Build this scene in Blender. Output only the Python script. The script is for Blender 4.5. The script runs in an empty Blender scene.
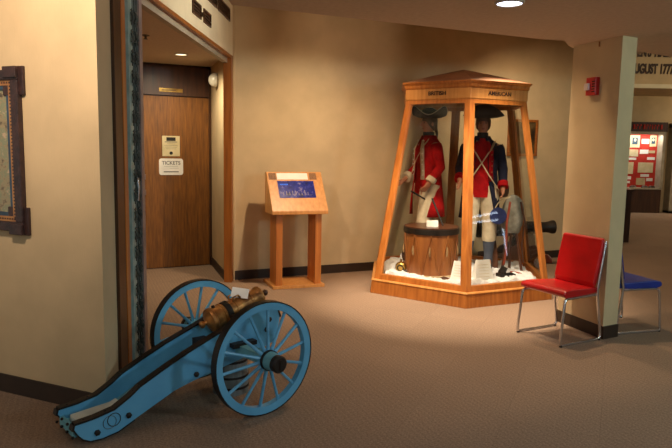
import bpy, bmesh, math, random
from mathutils import Vector, Matrix, noise
from math import sin, cos, pi, radians as RD
random.seed(7)
SC = bpy.context.scene
COL = SC.collection

# ------------------------------------------------------------------ materials
def lin(c):
    return tuple(((v/255)/12.92 if v/255 <= .04045 else ((v/255+.055)/1.055)**2.4) for v in c)
def newmat(name):
    m = bpy.data.materials.new(name); m.use_nodes = True
    nt = m.node_tree; nt.nodes.clear()
    out = nt.nodes.new('ShaderNodeOutputMaterial')
    return m, nt, out
def coords(nt, scale=(1, 1, 1), rot=(0, 0, 0)):
    tc = nt.nodes.new('ShaderNodeTexCoord'); mp = nt.nodes.new('ShaderNodeMapping')
    mp.inputs['Scale'].default_value = scale; mp.inputs['Rotation'].default_value = rot
    nt.links.new(tc.outputs['Object'], mp.inputs['Vector'])
    return mp.outputs['Vector']
def pmat(name, c, rough=.5, metal=0, c2=None, nscale=8, stretch=(1, 1, 1), bump=0, bscale=None, spec=.5, coat=0, lo=.35, hi=.65, detail=4):
    m, nt, out = newmat(name)
    b = nt.nodes.new('ShaderNodeBsdfPrincipled'); nt.links.new(b.outputs[0], out.inputs[0])
    b.inputs['Base Color'].default_value = (*lin(c), 1)
    b.inputs['Roughness'].default_value = rough; b.inputs['Metallic'].default_value = metal
    b.inputs['Specular IOR Level'].default_value = spec; b.inputs['Coat Weight'].default_value = coat; b.inputs['Coat Roughness'].default_value = .28
    v = coords(nt, stretch)
    if c2 is None: c2 = tuple(x*.9 for x in c)
    n = nt.nodes.new('ShaderNodeTexNoise'); n.inputs['Scale'].default_value = nscale; n.inputs['Detail'].default_value = detail
    nt.links.new(v, n.inputs['Vector'])
    r = nt.nodes.new('ShaderNodeValToRGB'); nt.links.new(n.outputs['Fac'], r.inputs['Fac'])
    r.color_ramp.elements[0].position = lo; r.color_ramp.elements[1].position = hi
    r.color_ramp.elements[0].color = (*lin(c2), 1); r.color_ramp.elements[1].color = (*lin(c), 1)
    nt.links.new(r.outputs['Color'], b.inputs['Base Color'])
    if bump:
        n2 = nt.nodes.new('ShaderNodeTexNoise'); n2.inputs['Scale'].default_value = bscale or nscale*4; n2.inputs['Detail'].default_value = 3
        nt.links.new(v, n2.inputs['Vector'])
        bp = nt.nodes.new('ShaderNodeBump'); bp.inputs['Strength'].default_value = bump; bp.inputs['Distance'].default_value = .01
        nt.links.new(n2.outputs['Fac'], bp.inputs['Height']); nt.links.new(bp.outputs[0], b.inputs['Normal'])
    return m
def wood(name, c, c2, grain=(14, 14, .9), rough=.4, coat=.15):
    return pmat(name, c, rough, c2=c2, nscale=2.2, stretch=grain, bump=.08, bscale=9, coat=coat, lo=.3, hi=.7, detail=6)
def glassmat(name, tint=(1, 1, 1), refl=.5):
    m, nt, out = newmat(name)
    t = nt.nodes.new('ShaderNodeBsdfTransparent'); t.inputs[0].default_value = (*tint, 1)
    g = nt.nodes.new('ShaderNodeBsdfGlossy'); g.inputs['Roughness'].default_value = 0.0
    fr = nt.nodes.new('ShaderNodeFresnel')
    ge = nt.nodes.new('ShaderNodeNewGeometry'); mr = nt.nodes.new('ShaderNodeMapRange')   # same reflectance from both sides of a pane
    mr.inputs['To Min'].default_value = 1.5; mr.inputs['To Max'].default_value = 1/1.5
    nt.links.new(ge.outputs['Backfacing'], mr.inputs['Value']); nt.links.new(mr.outputs[0], fr.inputs[0])
    mx = nt.nodes.new('ShaderNodeMixShader')
    nt.links.new(fr.outputs[0], mx.inputs[0]); nt.links.new(t.outputs[0], mx.inputs[1]); nt.links.new(g.outputs[0], mx.inputs[2])
    nt.links.new(mx.outputs[0], out.inputs[0])
    return m
def emat(name, c, s):
    m, nt, out = newmat(name)
    e = nt.nodes.new('ShaderNodeEmission'); e.inputs[0].default_value = (*lin(c), 1); e.inputs[1].default_value = s
    nt.links.new(e.outputs[0], out.inputs[0]); return m
def wallmat(name, c):
    # woven wallcovering: fine vertical threads over soft mottling
    m = pmat(name, c, .85, c2=tuple(x*.94 for x in c), nscale=3.0, spec=.2)
    nt = m.node_tree; b = [n for n in nt.nodes if n.type == 'BSDF_PRINCIPLED'][0]
    n = nt.nodes.new('ShaderNodeTexNoise'); n.inputs['Scale'].default_value = 1; n.inputs['Detail'].default_value = 2
    nt.links.new(coords(nt, (160, 160, 12)), n.inputs['Vector'])
    bp = nt.nodes.new('ShaderNodeBump'); bp.inputs['Strength'].default_value = .25; bp.inputs['Distance'].default_value = .004
    nt.links.new(n.outputs['Fac'], bp.inputs['Height']); nt.links.new(bp.outputs[0], b.inputs['Normal'])
    return m
def carpetmat():
    m, nt, out = newmat('carpet')
    b = nt.nodes.new('ShaderNodeBsdfPrincipled'); nt.links.new(b.outputs[0], out.inputs[0])
    b.inputs['Roughness'].default_value = .95; b.inputs['Specular IOR Level'].default_value = .1
    n = nt.nodes.new('ShaderNodeTexNoise'); n.inputs['Scale'].default_value = 95; n.inputs['Detail'].default_value = 4
    v = coords(nt); nt.links.new(v, n.inputs['Vector'])
    r = nt.nodes.new('ShaderNodeValToRGB'); nt.links.new(n.outputs['Fac'], r.inputs['Fac'])
    r.color_ramp.elements[0].position = .3; r.color_ramp.elements[1].position = .7
    r.color_ramp.elements[0].color = (*lin((138, 116, 97)), 1); r.color_ramp.elements[1].color = (*lin((176, 149, 126)), 1)
    # carpet squares, laid quarter-turned so that each reads slightly differently
    br = nt.nodes.new('ShaderNodeTexBrick'); br.offset = 0; br.inputs['Scale'].default_value = 1
    br.inputs['Brick Width'].default_value = .5; br.inputs['Row Height'].default_value = .5; br.inputs['Mortar Size'].default_value = .0025
    br.inputs['Color1'].default_value = (1, 1, 1, 1); br.inputs['Color2'].default_value = (.93, .93, .93, 1); br.inputs['Mortar'].default_value = (.86, .86, .86, 1)
    nt.links.new(coords(nt, (1, 1, 1), (0, 0, RD(24))), br.inputs['Vector'])
    n3 = nt.nodes.new('ShaderNodeTexNoise'); n3.inputs['Scale'].default_value = 1.3; nt.links.new(v, n3.inputs['Vector'])
    r3 = nt.nodes.new('ShaderNodeValToRGB'); nt.links.new(n3.outputs['Fac'], r3.inputs['Fac'])
    r3.color_ramp.elements[0].color = (.86, .86, .86, 1); r3.color_ramp.elements[1].color = (1, 1, 1, 1)
    wv = nt.nodes.new('ShaderNodeTexWave'); wv.inputs['Scale'].default_value = 9; wv.inputs['Distortion'].default_value = 1.2; wv.inputs['Detail'].default_value = 2
    nt.links.new(coords(nt, (1, 1, 1), (0, 0, RD(-22))), wv.inputs['Vector'])
    r4 = nt.nodes.new('ShaderNodeValToRGB'); nt.links.new(wv.outputs['Fac'], r4.inputs['Fac'])
    r4.color_ramp.elements[0].color = (.92, .92, .92, 1); r4.color_ramp.elements[1].color = (1, 1, 1, 1)
    for a, bb in ((r, br), (None, r3), (None, r4)):
        mx = nt.nodes.new('ShaderNodeMix'); mx.data_type = 'RGBA'; mx.blend_type = 'MULTIPLY'; mx.inputs[0].default_value = 1
        nt.links.new((a.outputs[0] if a else prev), mx.inputs[6]); nt.links.new(bb.outputs[0], mx.inputs[7]); prev = mx.outputs[2]
    nt.links.new(prev, b.inputs['Base Color'])
    bp = nt.nodes.new('ShaderNodeBump'); bp.inputs['Strength'].default_value = .5; bp.inputs['Distance'].default_value = .006
    n2 = nt.nodes.new('ShaderNodeTexNoise'); n2.inputs['Scale'].default_value = 240; nt.links.new(v, n2.inputs['Vector'])
    nt.links.new(n2.outputs['Fac'], bp.inputs['Height']); nt.links.new(bp.outputs[0], b.inputs['Normal'])
    return m
M = dict(
    wall=wallmat('wallcovering', (208, 185, 146)),
    fascia=wallmat('fascia_paint', (236, 226, 194)),
    ceil=pmat('ceiling_plaster', (208, 190, 168), .9, c2=(200, 181, 159), nscale=30, bump=.08, bscale=140, spec=.2),
    carpet=carpetmat(),
    base=pmat('dark_vinyl', (52, 36, 24), .55),
    oak=wood('golden_oak', (196, 122, 52), (160, 90, 32)),
    lightoak=wood('pale_oak', (212, 152, 84), (188, 124, 60)),
    trim=wood('oak_trim', (168, 100, 36), (132, 74, 24)),
    darkwood=wood('dark_oak', (78, 46, 20), (50, 28, 12)),
    door=wood('door_oak', (142, 88, 24), (98, 58, 13), grain=(24, 24, 2.2), rough=.6, coat=.05),
    doortop=wood('door_transom_oak', (84, 44, 14), (58, 30, 8), rough=.5),
    white=pmat('white_card', (238, 234, 226), .7, c2=(228, 224, 216)),
    cream=pmat('cream_paper', (216, 200, 160), .8, c2=(200, 184, 140)),
    print=pmat('black_print', (30, 28, 26), .8),
    greyprint=pmat('grey_print', (110, 108, 104), .8),
    blue=pmat('blue_paint', (104, 178, 216), .45, c2=(90, 162, 202), nscale=5, coat=.2),
    teal=pmat('teal_paint', (112, 178, 192), .5, c2=(96, 160, 176), nscale=5),
    iron=pmat('black_iron', (30, 26, 24), .5, metal=.4, c2=(46, 38, 32)),
    bronze=pmat('aged_bronze', (206, 144, 78), .42, metal=.6, c2=(120, 78, 40), nscale=14, bump=.1),
    brass=pmat('brass', (186, 150, 80), .3, metal=.9, c2=(130, 100, 50)),
    chrome=pmat('chrome', (228, 228, 232), .24, metal=1, c2=(214, 214, 218)),
    redvinyl=pmat('red_vinyl', (196, 12, 20), .34, c2=(176, 8, 16), nscale=6, bump=.05, bscale=200, coat=.2),
    bluevinyl=pmat('blue_vinyl', (34, 56, 150), .38, c2=(26, 44, 126), nscale=6, bump=.05, bscale=200),
    glass=glassmat('case_glass', (.95, .97, .96)),
    redcloth=pmat('red_wool', (176, 22, 26), .9, c2=(140, 14, 20), nscale=12, bump=.3, bscale=120, spec=.1),
    navy=pmat('navy_wool', (40, 42, 58), .9, c2=(28, 30, 44), nscale=12, bump=.3, bscale=120, spec=.1),
    linen=pmat('cream_linen', (214, 198, 168), .85, c2=(186, 168, 138), nscale=9, bump=.3, bscale=60, spec=.15),
    strap=pmat('buff_leather', (206, 186, 148), .7, c2=(180, 158, 120)),
    black=pmat('black_felt', (26, 24, 24), .8, c2=(36, 32, 30)),
    skin=pmat('mannequin_skin', (176, 118, 84), .6, c2=(158, 100, 70)),
    hair=pmat('mannequin_hair', (96, 74, 56), .9, c2=(70, 52, 38), nscale=30),
    grey=pmat('grey_wool', (84, 90, 104), .9, c2=(66, 72, 86)),
    drum=wood('drum_shell', (164, 102, 50), (130, 74, 32), grain=(9, 9, 1)),
    hide=pmat('drum_skin', (206, 182, 140), .7, c2=(186, 160, 118)),
    rope=pmat('rope', (160, 124, 80), .9, c2=(150, 124, 88), nscale=60),
    snow=pmat('cotton_batting', (244, 243, 242), .95, c2=(226, 224, 222), nscale=20, bump=.6, bscale=50, spec=.1),
    canvas=pmat('grey_canvas', (150, 146, 132), .9, c2=(110, 104, 90), nscale=10, bump=.3, bscale=40),
    stick=wood('musket_wood', (96, 56, 32), (64, 34, 18)),
    steel=pmat('dull_steel', (110, 108, 106), .4, metal=.8, c2=(80, 76, 74)),
    alarm=pmat('alarm_red', (190, 24, 28), .35, c2=(180, 20, 24), coat=.3),
    lens=pmat('clear_lens', (226, 206, 204), .15, coat=.6),
    frosted=pmat('frosted_dome', (210, 204, 188), .25, c2=(196, 190, 172), coat=.8),
    copper=pmat('copper_roof', (186, 142, 116), .42, metal=.2, c2=(166, 120, 96), nscale=3),
    gatepanel=pmat('gate_panel', (128, 150, 146), .4, c2=(70, 84, 80), nscale=30, stretch=(1, 1, .5), coat=.1),
    palepanel=pmat('pale_gate_panel', (168, 196, 190), .35, c2=(140, 168, 162), nscale=12, coat=.2),
    smoke=pmat('smoked_panel', (84, 92, 86), .4, c2=(58, 64, 58), nscale=9),
    gatepost=pmat('gate_post', (158, 138, 134), .45, metal=.1, c2=(138, 120, 116)),
    gatelink=pmat('gate_links', (84, 90, 84), .5, metal=.3, c2=(58, 64, 60)),
    picframe=pmat('carved_frame', (62, 38, 34), .5, c2=(38, 24, 24), nscale=20, bump=.3),
    gold=pmat('gilt_dots', (196, 142, 84), .5, metal=.3, c2=(150, 100, 60)),
    slate=pmat('blue_slip', (52, 78, 96), .6, c2=(40, 60, 78)),
    paleplank=pmat('pale_plank', (196, 206, 198), .6),
    pail=wood('pail_staves', (128, 134, 132), (92, 98, 96)),
    redboard=pmat('red_backboard', (196, 48, 30), .8, c2=(180, 38, 24)),
    alu=pmat('pale_frame', (176, 166, 146), .5, c2=(160, 150, 130)),
    darkglass=pmat('dark_doorway', (22, 20, 18), .3),
    redwood=wood('reddish_wood', (168, 76, 48), (130, 52, 32)),
    letter=pmat('brown_letters', (58, 36, 22), .6),
    screen=None, picture=None, oldprint=None,
)
def noisepic(name, cols, scale, rough=.3, stretch=(1, 1, 1), emit=0):
    m, nt, out = newmat(name)
    b = nt.nodes.new('ShaderNodeBsdfPrincipled'); nt.links.new(b.outputs[0], out.inputs[0]); b.inputs['Roughness'].default_value = rough
    n = nt.nodes.new('ShaderNodeTexNoise'); n.inputs['Scale'].default_value = scale; n.inputs['Detail'].default_value = 8; n.inputs['Roughness'].default_value = .7
    nt.links.new(coords(nt, stretch), n.inputs['Vector'])
    r = nt.nodes.new('ShaderNodeValToRGB'); nt.links.new(n.outputs['Fac'], r.inputs['Fac'])
    e = r.color_ramp.elements
    e[0].position = .36; e[1].position = .66
    e[0].color = (*lin(cols[0]), 1); e[1].color = (*lin(cols[-1]), 1)
    for i, c in enumerate(cols[1:-1]):
        x = e.new(.36+.3*(i+1)/(len(cols)-1)); x.color = (*lin(c), 1)
    nt.links.new(r.outputs[0], b.inputs['Base Color'])
    if emit:
        nt.links.new(r.outputs[0], b.inputs['Emission Color']); b.inputs['Emission Strength'].default_value = emit
    return m
M['screen'] = noisepic('kiosk_screen_picture', [(10, 14, 50), (20, 28, 92), (26, 36, 110), (120, 110, 120)], 14, .2, emit=.55)
M['oldprint'] = noisepic('old_engraving', [(70, 60, 44), (150, 134, 100), (120, 130, 100), (190, 160, 130)], 16, .35)
M['picture'] = noisepic('dim_painting', [(40, 30, 18), (84, 64, 34), (110, 92, 60)], 5, .35)

# ------------------------------------------------------------------ mesh helpers
class MB:
    def __init__(s): s.bm = bmesh.new()
    def box(s, lo, hi, mat=None, bev=0):
        lo, hi = Vector(lo), Vector(hi)
        r = bmesh.ops.create_cube(s.bm, size=1)
        vs = r['verts']
        for v in vs:
            v.co = Vector(((lo.x+hi.x)/2+v.co.x*(hi.x-lo.x), (lo.y+hi.y)/2+v.co.y*(hi.y-lo.y), (lo.z+hi.z)/2+v.co.z*(hi.z-lo.z)))
        if bev:
            es = list({e for v in vs for e in v.link_edges})
            rr = bmesh.ops.bevel(s.bm, geom=es, offset=bev, segments=2, affect='EDGES', profile=.7)
            vs = list({v for f in rr['faces'] for v in f.verts} | {v for v in vs if v.is_valid})
        if mat is not None:
            for v in vs: v.co = mat @ v.co
        return s
    def tube(s, pts, r, seg=10, cap=True, closed=False):
        pts = [Vector(p) for p in pts]; n = len(pts)
        rs = r if isinstance(r, (list, tuple)) else [r]*n
        rings = []; up = None
        for i, p in enumerate(pts):
            a = pts[(i-1) % n] if (i > 0 or closed) else p; b = pts[(i+1) % n] if (i < n-1 or closed) else p
            t = (b-a).normalized()
            if up is None:
                up = Vector((0, 0, 1)) if abs(t.z) < .9 else Vector((1, 0, 0))
            x = up.cross(t)
            if x.length < 1e-4: x = Vector((1, 0, 0)).cross(t)
            x.normalize(); y = t.cross(x).normalized(); up = y
            rings.append([s.bm.verts.new(p+(x*cos(2*pi*k/seg)+y*sin(2*pi*k/seg))*rs[i]) for k in range(seg)])
        for i in range(n if closed else n-1):
            A, B = rings[i], rings[(i+1) % n]
            for k in range(seg): s.bm.faces.new((A[k], A[(k+1) % seg], B[(k+1) % seg], B[k]))
        if cap and not closed:
            s.bm.faces.new(list(reversed(rings[0]))); s.bm.faces.new(rings[-1])
        return s
    def cyl(s, a, b, r, r2=None, seg=24): return s.tube([a, b], [r, r if r2 is None else r2], seg)
    def lathe(s, prof, a=(0, 0, 0), axis=(0, 0, 1), seg=32):
        a = Vector(a); axis = Vector(axis).normalized()
        q = Vector((0, 0, 1)).rotation_difference(axis)
        rings = []
        for r, z in prof:
            rings.append([s.bm.verts.new(a+q @ Vector((max(r, 1e-4)*cos(2*pi*k/seg), max(r, 1e-4)*sin(2*pi*k/seg), z))) for k in range(seg)])
        for A, B in zip(rings, rings[1:]):
            for k in range(seg): s.bm.faces.new((A[k], A[(k+1) % seg], B[(k+1) % seg], B[k]))
        s.bm.faces.new(list(reversed(rings[0]))); s.bm.faces.new(rings[-1])
        return s
    def prism(s, poly, fn, d0, d1):
        # poly: 2-D outline; fn(u, v, d) -> 3-D point
        A = [s.bm.verts.new(fn(u, v, d0)) for u, v in poly]; B = [s.bm.verts.new(fn(u, v, d1)) for u, v in poly]
        n = len(poly)
        s.bm.faces.new(list(reversed(A))); s.bm.faces.new(B)
        for i in range(n): s.bm.faces.new((A[i], A[(i+1) % n], B[(i+1) % n], B[i]))
        return s
    def hexa(s, c8):
        # eight corners: four below, four above, same order
        v = [s.bm.verts.new(p) for p in c8]
        for f in ((3, 2, 1, 0), (4, 5, 6, 7), (0, 1, 5, 4), (1, 2, 6, 5), (2, 3, 7, 6), (3, 0, 4, 7)): s.bm.faces.new([v[i] for i in f])
        return s
    def loft(s, rings, cap=True, closed=True):
        R = [[s.bm.verts.new(p) for p in r] for r in rings]; n = len(R[0])
        for A, B in zip(R, R[1:]):
            for k in range(n if closed else n-1): s.bm.faces.new((A[k], A[(k+1) % n], B[(k+1) % n], B[k]))
        if cap and closed: s.bm.faces.new(list(reversed(R[0]))); s.bm.faces.new(R[-1])
        return s
    def ball(s, c, r, sc=(1, 1, 1), seg=20):
        q = bmesh.ops.create_uvsphere(s.bm, u_segments=seg, v_segments=max(6, seg//2), radius=r)
        for v in q['verts']: v.co = Vector((v.co.x*sc[0], v.co.y*sc[1], v.co.z*sc[2]))+Vector(c)
        return s
    def xf(s, mat):
        for v in s.bm.verts: v.co = mat @ v.co
        return s
    def build(s, name, m, parent=None, smooth=False, loc=None, rotz=0, bevel=0, sub=0, solid=0):
        bmesh.ops.recalc_face_normals(s.bm, faces=s.bm.faces[:])
        me = bpy.data.meshes.new(name); s.bm.to_mesh(me); s.bm.free()
        if isinstance(m, str): m = M[m]
        me.materials.append(m)
        if smooth:
            for p in me.polygons: p.use_smooth = True
            try: me.set_sharp_from_angle(angle=RD(40))
            except Exception: pass
        o = bpy.data.objects.new(name, me); COL.objects.link(o)
        if parent: o.parent = parent
        if loc: o.location = loc
        o.rotation_euler.z = rotz
        if solid:
            k = o.modifiers.new('Solidify', 'SOLIDIFY'); k.thickness = solid; k.offset = 0
        if bevel:
            k = o.modifiers.new('Bevel', 'BEVEL'); k.width = bevel; k.segments = 2; k.limit_method = 'ANGLE'
        if sub:
            k = o.modifiers.new('Subsurf', 'SUBSURF'); k.levels = k.render_levels = sub
        return o
def tag(o, label=None, cat=None, group=None, kind=None):
    if label: o['label'] = label
    if cat: o['category'] = cat
    if group: o['group'] = group
    if kind: o['kind'] = kind
    return o
def thing(name, label, cat, loc=(0, 0, 0), rz=0, group=None):
    o = bpy.data.objects.new(name, None); COL.objects.link(o); o.empty_display_size = .1
    o.location = loc; o.rotation_euler.z = rz
    return tag(o, label, cat, group)
def struct(name, mb, m, **k): return tag(mb.build(name, m, **k), kind='structure')
def text_obj(name, s, size, m, parent, mat, depth=.003, sx=1, bold=0):
    cu = bpy.data.curves.new(name, 'FONT'); cu.body = s; cu.size = size; cu.extrude = depth; cu.align_x = 'CENTER'; cu.align_y = 'CENTER'; cu.offset = bold
    t = bpy.data.objects.new(name+'_tmp', cu); COL.objects.link(t)
    dg = bpy.context.evaluated_depsgraph_get(); me = bpy.data.meshes.new_from_object(t.evaluated_get(dg))
    bpy.data.objects.remove(t)
    me.transform(mat @ Matrix.Diagonal((sx, 1, 1, 1))); me.materials.clear(); me.materials.append(M[m])
    o = bpy.data.objects.new(name, me); COL.objects.link(o); o.parent = parent
    return o
def V2(a, d=1): return Vector((cos(RD(a))*d, sin(RD(a))*d, 0))
def wallbox(mb, p0, p1, z0, z1, th, side):
    # upright slab from p0 to p1; 'side' +1 puts the thickness left of the direction p0->p1
    p0, p1 = Vector((*p0, 0)), Vector((*p1, 0)); t = (p1-p0).normalized(); n = Vector((-t.y, t.x, 0))*side*th
    mb.hexa([p+Vector((0, 0, z)) for z in (z0, z1) for p in (p0, p1, p1+n, p0+n)])
    return mb
def frame_mat(origin, xdir_deg, up=Vector((0, 0, 1))):
    # matrix: local x along the wall, local y up, local z out of the wall (right-hand side of x dir)
    x = V2(xdir_deg); z = x.cross(up); 
    return Matrix(((x.x, up.x, z.x, origin[0]), (x.y, up.y, z.y, origin[1]), (x.z, up.z, z.z, origin[2]), (0, 0, 0, 1)))

# ------------------------------------------------------------------ camera
F = 630.0; PT = .1192; RL = .01752
fw = Vector((0, cos(PT), -sin(PT))); up = Vector((0, sin(PT), cos(PT))); rt = Vector((1, 0, 0))
R2 = rt*cos(RL)+up*sin(RL); U2 = up*cos(RL)-rt*sin(RL)
cd = bpy.data.cameras.new('camera'); cam = bpy.data.objects.new('camera', cd); COL.objects.link(cam)
cam.matrix_world = Matrix(((R2.x, U2.x, -fw.x, 0), (R2.y, U2.y, -fw.y, 0), (R2.z, U2.z, -fw.z, 1.5), (0, 0, 0, 1)))
cd.sensor_width = 36; cd.lens = F*36/672; cd.clip_start = .05; cd.clip_end = 100
SC.camera = cam

# ------------------------------------------------------------------ room shell
struct('floor', MB().box((-6, -5, -.1), (28, 22, 0)), 'carpet')
H = 3.0; HD = 2.44
WB0 = Vector((-1.16, 7.02, 0)); WD = 24.1; wd = V2(WD)
WB1 = WB0+wd*5.6
mb = MB(); wallbox(mb, WB0[:2], WB1[:2], 0, H+.3, .18, 1); struct('wall_back', mb, 'wall')
mb = MB(); wallbox(mb, (WB0+wd*.02)[:2], WB1[:2], 0, .105, .012, -1); struct('baseboard_back', mb, 'base')
# left wall
LC = Vector((-1.265, 3.37, 0)); LD = 156.8; ld = V2(LD); LE = LC+ld*4.6
ln_ = V2(LD-90)*.18
mb = MB(); mb.prism([LC[:2], LE[:2], (LE+ln_)[:2], (LC+ln_+ld*.25)[:2]], lambda u, v, d: Vector((u, v, d)), 0, H+.3); struct('wall_left', mb, 'wall')
mb = MB(); wallbox(mb, (LC+Vector((.004, 0, 0)))[:2], LE[:2], 0, .11, .012, 1); struct('baseboard_left', mb, 'base')
# return wall up to the dark casing
mb = MB(); mb.prism([(LC.x, LC.y), (-1.262, 3.57), (-1.50, 3.57), (-1.55, 3.50)], lambda u, v, d: Vector((u, v, d)), 0, H+.3); struct('wall_return', mb, 'wall')
# opening: casing, jambs, header fascia
struct('trim_1', MB().box((-1.36, 3.57, 0), (-1.244, 3.69, H), bev=.004), 'darkwood')
struct('trim_2', MB().box((-1.36, 3.69, 0), (-1.240, 3.755, HD+.03), bev=.004), 'oak')
struct('trim_3', MB().box((-1.235, 6.88, 0), (-1.145, 6.985, HD), bev=.004), 'trim')
# header: hangs over the opening
mb = MB(); mb.hexa([Vector(p) for z in (HD+.03, H+.02) for p in ((-1.243, 3.765, z), (-1.150, 6.985, z), (-1.27, 7.05, z), (-1.37, 3.765, z))]); struct('wall_header', mb, 'fascia')
mb = MB(); mb.hexa([Vector(p) for z in (HD, HD+.03) for p in ((-1.236, 3.825, z), (-1.143, 6.99, z), (-1.24, 7.0, z), (-1.335, 3.825, z))]); struct('trim_4', mb, 'trim')
mb = MB(); mb.hexa([Vector(p) for z in (HD-.05, HD) for p in ((-1.262, 3.83, z), (-1.19, 6.88, z), (-1.24, 6.88, z), (-1.312, 3.83, z))]); struct('trim_5', mb, 'alu')
# recess beyond the opening
D1 = Vector((-2.29, 7.59, 0)); D2 = Vector((-1.59, 7.95, 0)); dd = (D2-D1).normalized(); DD = math.degrees(math.atan2(dd.y, dd.x))
DL = D2-dd*1.32
mb = MB(); mb.prism([(-1.235, 6.97), (-1.59, 7.97), (-1.45, 8.02), (-1.12, 7.06), (-1.15, 6.985)], lambda u, v, d: Vector((u, v, d)), 0, H); struct('wall_recess_right', mb, 'wall')
mb = MB(); wallbox(mb, (-1.24, 6.985), (-1.583, 7.95), 0, .105, .012, 1); struct('baseboard_recess', mb, 'base')
mb = MB(); wallbox(mb, (DL-dd*1.3)[:2], (D2+dd*.3)[:2], 0, H, .15, 1); struct('wall_recess_back', mb, 'doortop')
mb = MB(); mb.prism([(-1.34, 3.6), (-3.9, 5.2), (-3.95, 7.1), (-4.1, 7.1), (-4.1, 5.1), (-1.5, 3.5)], lambda u, v, d: Vector((u, v, d)), 0, H); struct('wall_recess_left', mb, 'wall')
mb = MB(); mb.prism([(-1.245, 3.84), (-1.16, 7.0), (-1.5, 8.2), (-4.1, 7.2), (-4.1, 5.0), (-1.36, 3.6)], lambda u, v, d: Vector((u, v, d)), HD+.03, HD+.06); struct('ceiling_recess', mb, 'ceil')
# door (structure) with its upper panel
mb = MB(); wallbox(mb, DL[:2], (D2-dd*.03)[:2], .01, 2.085, .035, -1); door = struct('door_1', mb, 'door')
mb = MB(); wallbox(mb, DL[:2], (D2-dd*.03)[:2], 2.10, 2.44, .035, -1); mb.build('upper_panel', 'doortop', door)
mb = MB(); wallbox(mb, (D2-dd*.03)[:2], D2[:2], 0, 2.44, .05, -1); mb.build('door_jamb', 'darkwood', door)
# pillar
PF, PR, PL = Vector((2.179, 4.98, 0)), Vector((2.331, 5.066, 0)), Vector((1.996, 5.507, 0)); PB = PL+(PR-PF)
up3 = lambda u, v, d: Vector((u, v, d))
struct('wall_pillar', MB().prism([p[:2] for p in (PF, PR, PB, PL)], up3, 0, 2.42), 'wall')
c = (PF+PB)/2; exp = lambda p, e: (p+(p-c).normalized()*e)[:2]
struct('baseboard_pillar', MB().prism([exp(p, .014) for p in (PF, PR, PB, PL)], up3, 0, .105), 'base')
# ceilings: low ceiling with a raised slot along the back wall
struct('ceiling', MB().box((-6, 3.2, H+.02), (4.6, 12, H+.12)), 'ceil')
low = [(-.66, -5), (-.69, 4.16), (1.66, 5.22), (1.80, 5.20), (1.93, 5.46), (2.02, 5.60), (2.26, 5.50), (2.345, 5.06), (2.50, 4.83), (3.3, 3.6), (28, 3.6), (28, -5)]
struct('ceiling_low', MB().prism(low, up3, 2.40, H+.06), 'ceil')
struct('ceiling_high', MB().box((-6, -5, H+.02), (-.6, 3.3, H+.12)), 'ceil')
struct('ceiling_side', MB().prism([(2.26, 5.48), (2.345, 5.06), (2.50, 4.83), (3.3, 3.6), (9, 3.6), (9, 10.1), (2.62, 5.92)], up3, 2.45, 2.8), 'ceil')
struct('ceiling_far', MB().box((2, 5, 4.3), (20, 22, 4.4)), 'ceil')
# far room: wall, header band, doorway
struct('wall_far', MB().box((3.0, 16.4, 0), (16, 16.6, 4.3)), 'wall')
struct('baseboard_far', MB().box((3.0, 16.385, 0), (8.30, 16.4, .03)), 'base')
struct('wall_far_header', MB().box((4.5, 14.1, 2.97), (12, 16.4, 4.3)), 'wall')
struct('trim_6', MB().box((4.5, 14.06, 2.93), (12, 14.1, 3.02), bev=.005), 'fascia')
fr = MB(); fr.box((8.52, 16.1, 0), (8.66, 16.4, 2.25)); fr.box((8.52, 16.1, 2.18), (9.9, 16.4, 2.29)); fr.box((8.52, 16.1, 0), (9.9, 16.4, .06))
d2 = struct('door_2', fr, 'alu'); MB().box((8.66, 16.32, .06), (9.8, 16.36, 2.18)).build('door_glass', 'darkglass', d2)
# outer walls that close the place off
struct('wall_far_left', MB().box((2.6, 9.6, 0), (3.0, 16.6, 4.3)), 'wall')
struct('wall_right', MB().box((27.8, -5, 0), (28, 22, 4.4)), 'wall')
struct('wall_behind', MB().box((-6, -5.2, 0), (28, -5, 3.1)), 'wall')

# ------------------------------------------------------------------ recess fittings
def onwall(origin, deg): return frame_mat(origin, deg)
off = Vector((dd.y, -dd.x, 0))
def doorpt(x, y, z, o=.036): 
    p = D1+dd*((Vector((x, y, 0))-D1).dot(dd)); return p+off*o+Vector((0, 0, z))
T = onwall(doorpt(-2.031, 7.72, 1.495), DD)
fl = thing('flyer', 'small cream paper flyer with black heading and seal taped up on the oak door', 'flyer', doorpt(-2.031, 7.72, 1.376))
fl.matrix_world = T
MB().box((-.105, -.122, 0), (.105, .122, .002)).build('sheet', 'cream', fl)
MB().box((-.055, .062, .002), (.055, .105, .003)).build('heading_picture', 'print', fl)
mb = MB()
for k, w in enumerate((.075, .05, .08, .07, .06)): mb.box((-w, .045-.02*k, .002), (w, .048-.02*k+(.006 if k == 0 else 0), .003))
mb.build('text_lines', 'greyprint', fl)
MB().lathe([(0.0, 0), (.02, 0), (.02, .001), (0, .001)], (0, -.085, .002), seg=16).build('seal', 'print', fl)
T = onwall(doorpt(-2.036, 7.725, 1.245), DD)
sg = thing('notice_sign', 'white round-cornered tickets notice below the flyer on the oak door', 'sign'); sg.matrix_world = T
pts = []
for cx_, cy_, a0 in ((.115, .07, 0), (-.115, .07, 90), (-.115, -.07, 180), (.115, -.07, 270)):
    for k in range(5): a = RD(a0+k*22.5); pts.append((cx_+.03*cos(a), cy_+.03*sin(a)))
MB().prism(pts, lambda u, v, d: Vector((u, v, d)), 0, .004).build('plate', 'white', sg)
text_obj('lettering', 'TICKETS', .062, 'greyprint', sg, Matrix.Translation((0, .045, .005)), .0008, .95, .001)
mb = MB(); mb.box((-.09, -.066, .004), (.09, -.056, .005)); mb.build('underline', 'print', sg)
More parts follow.
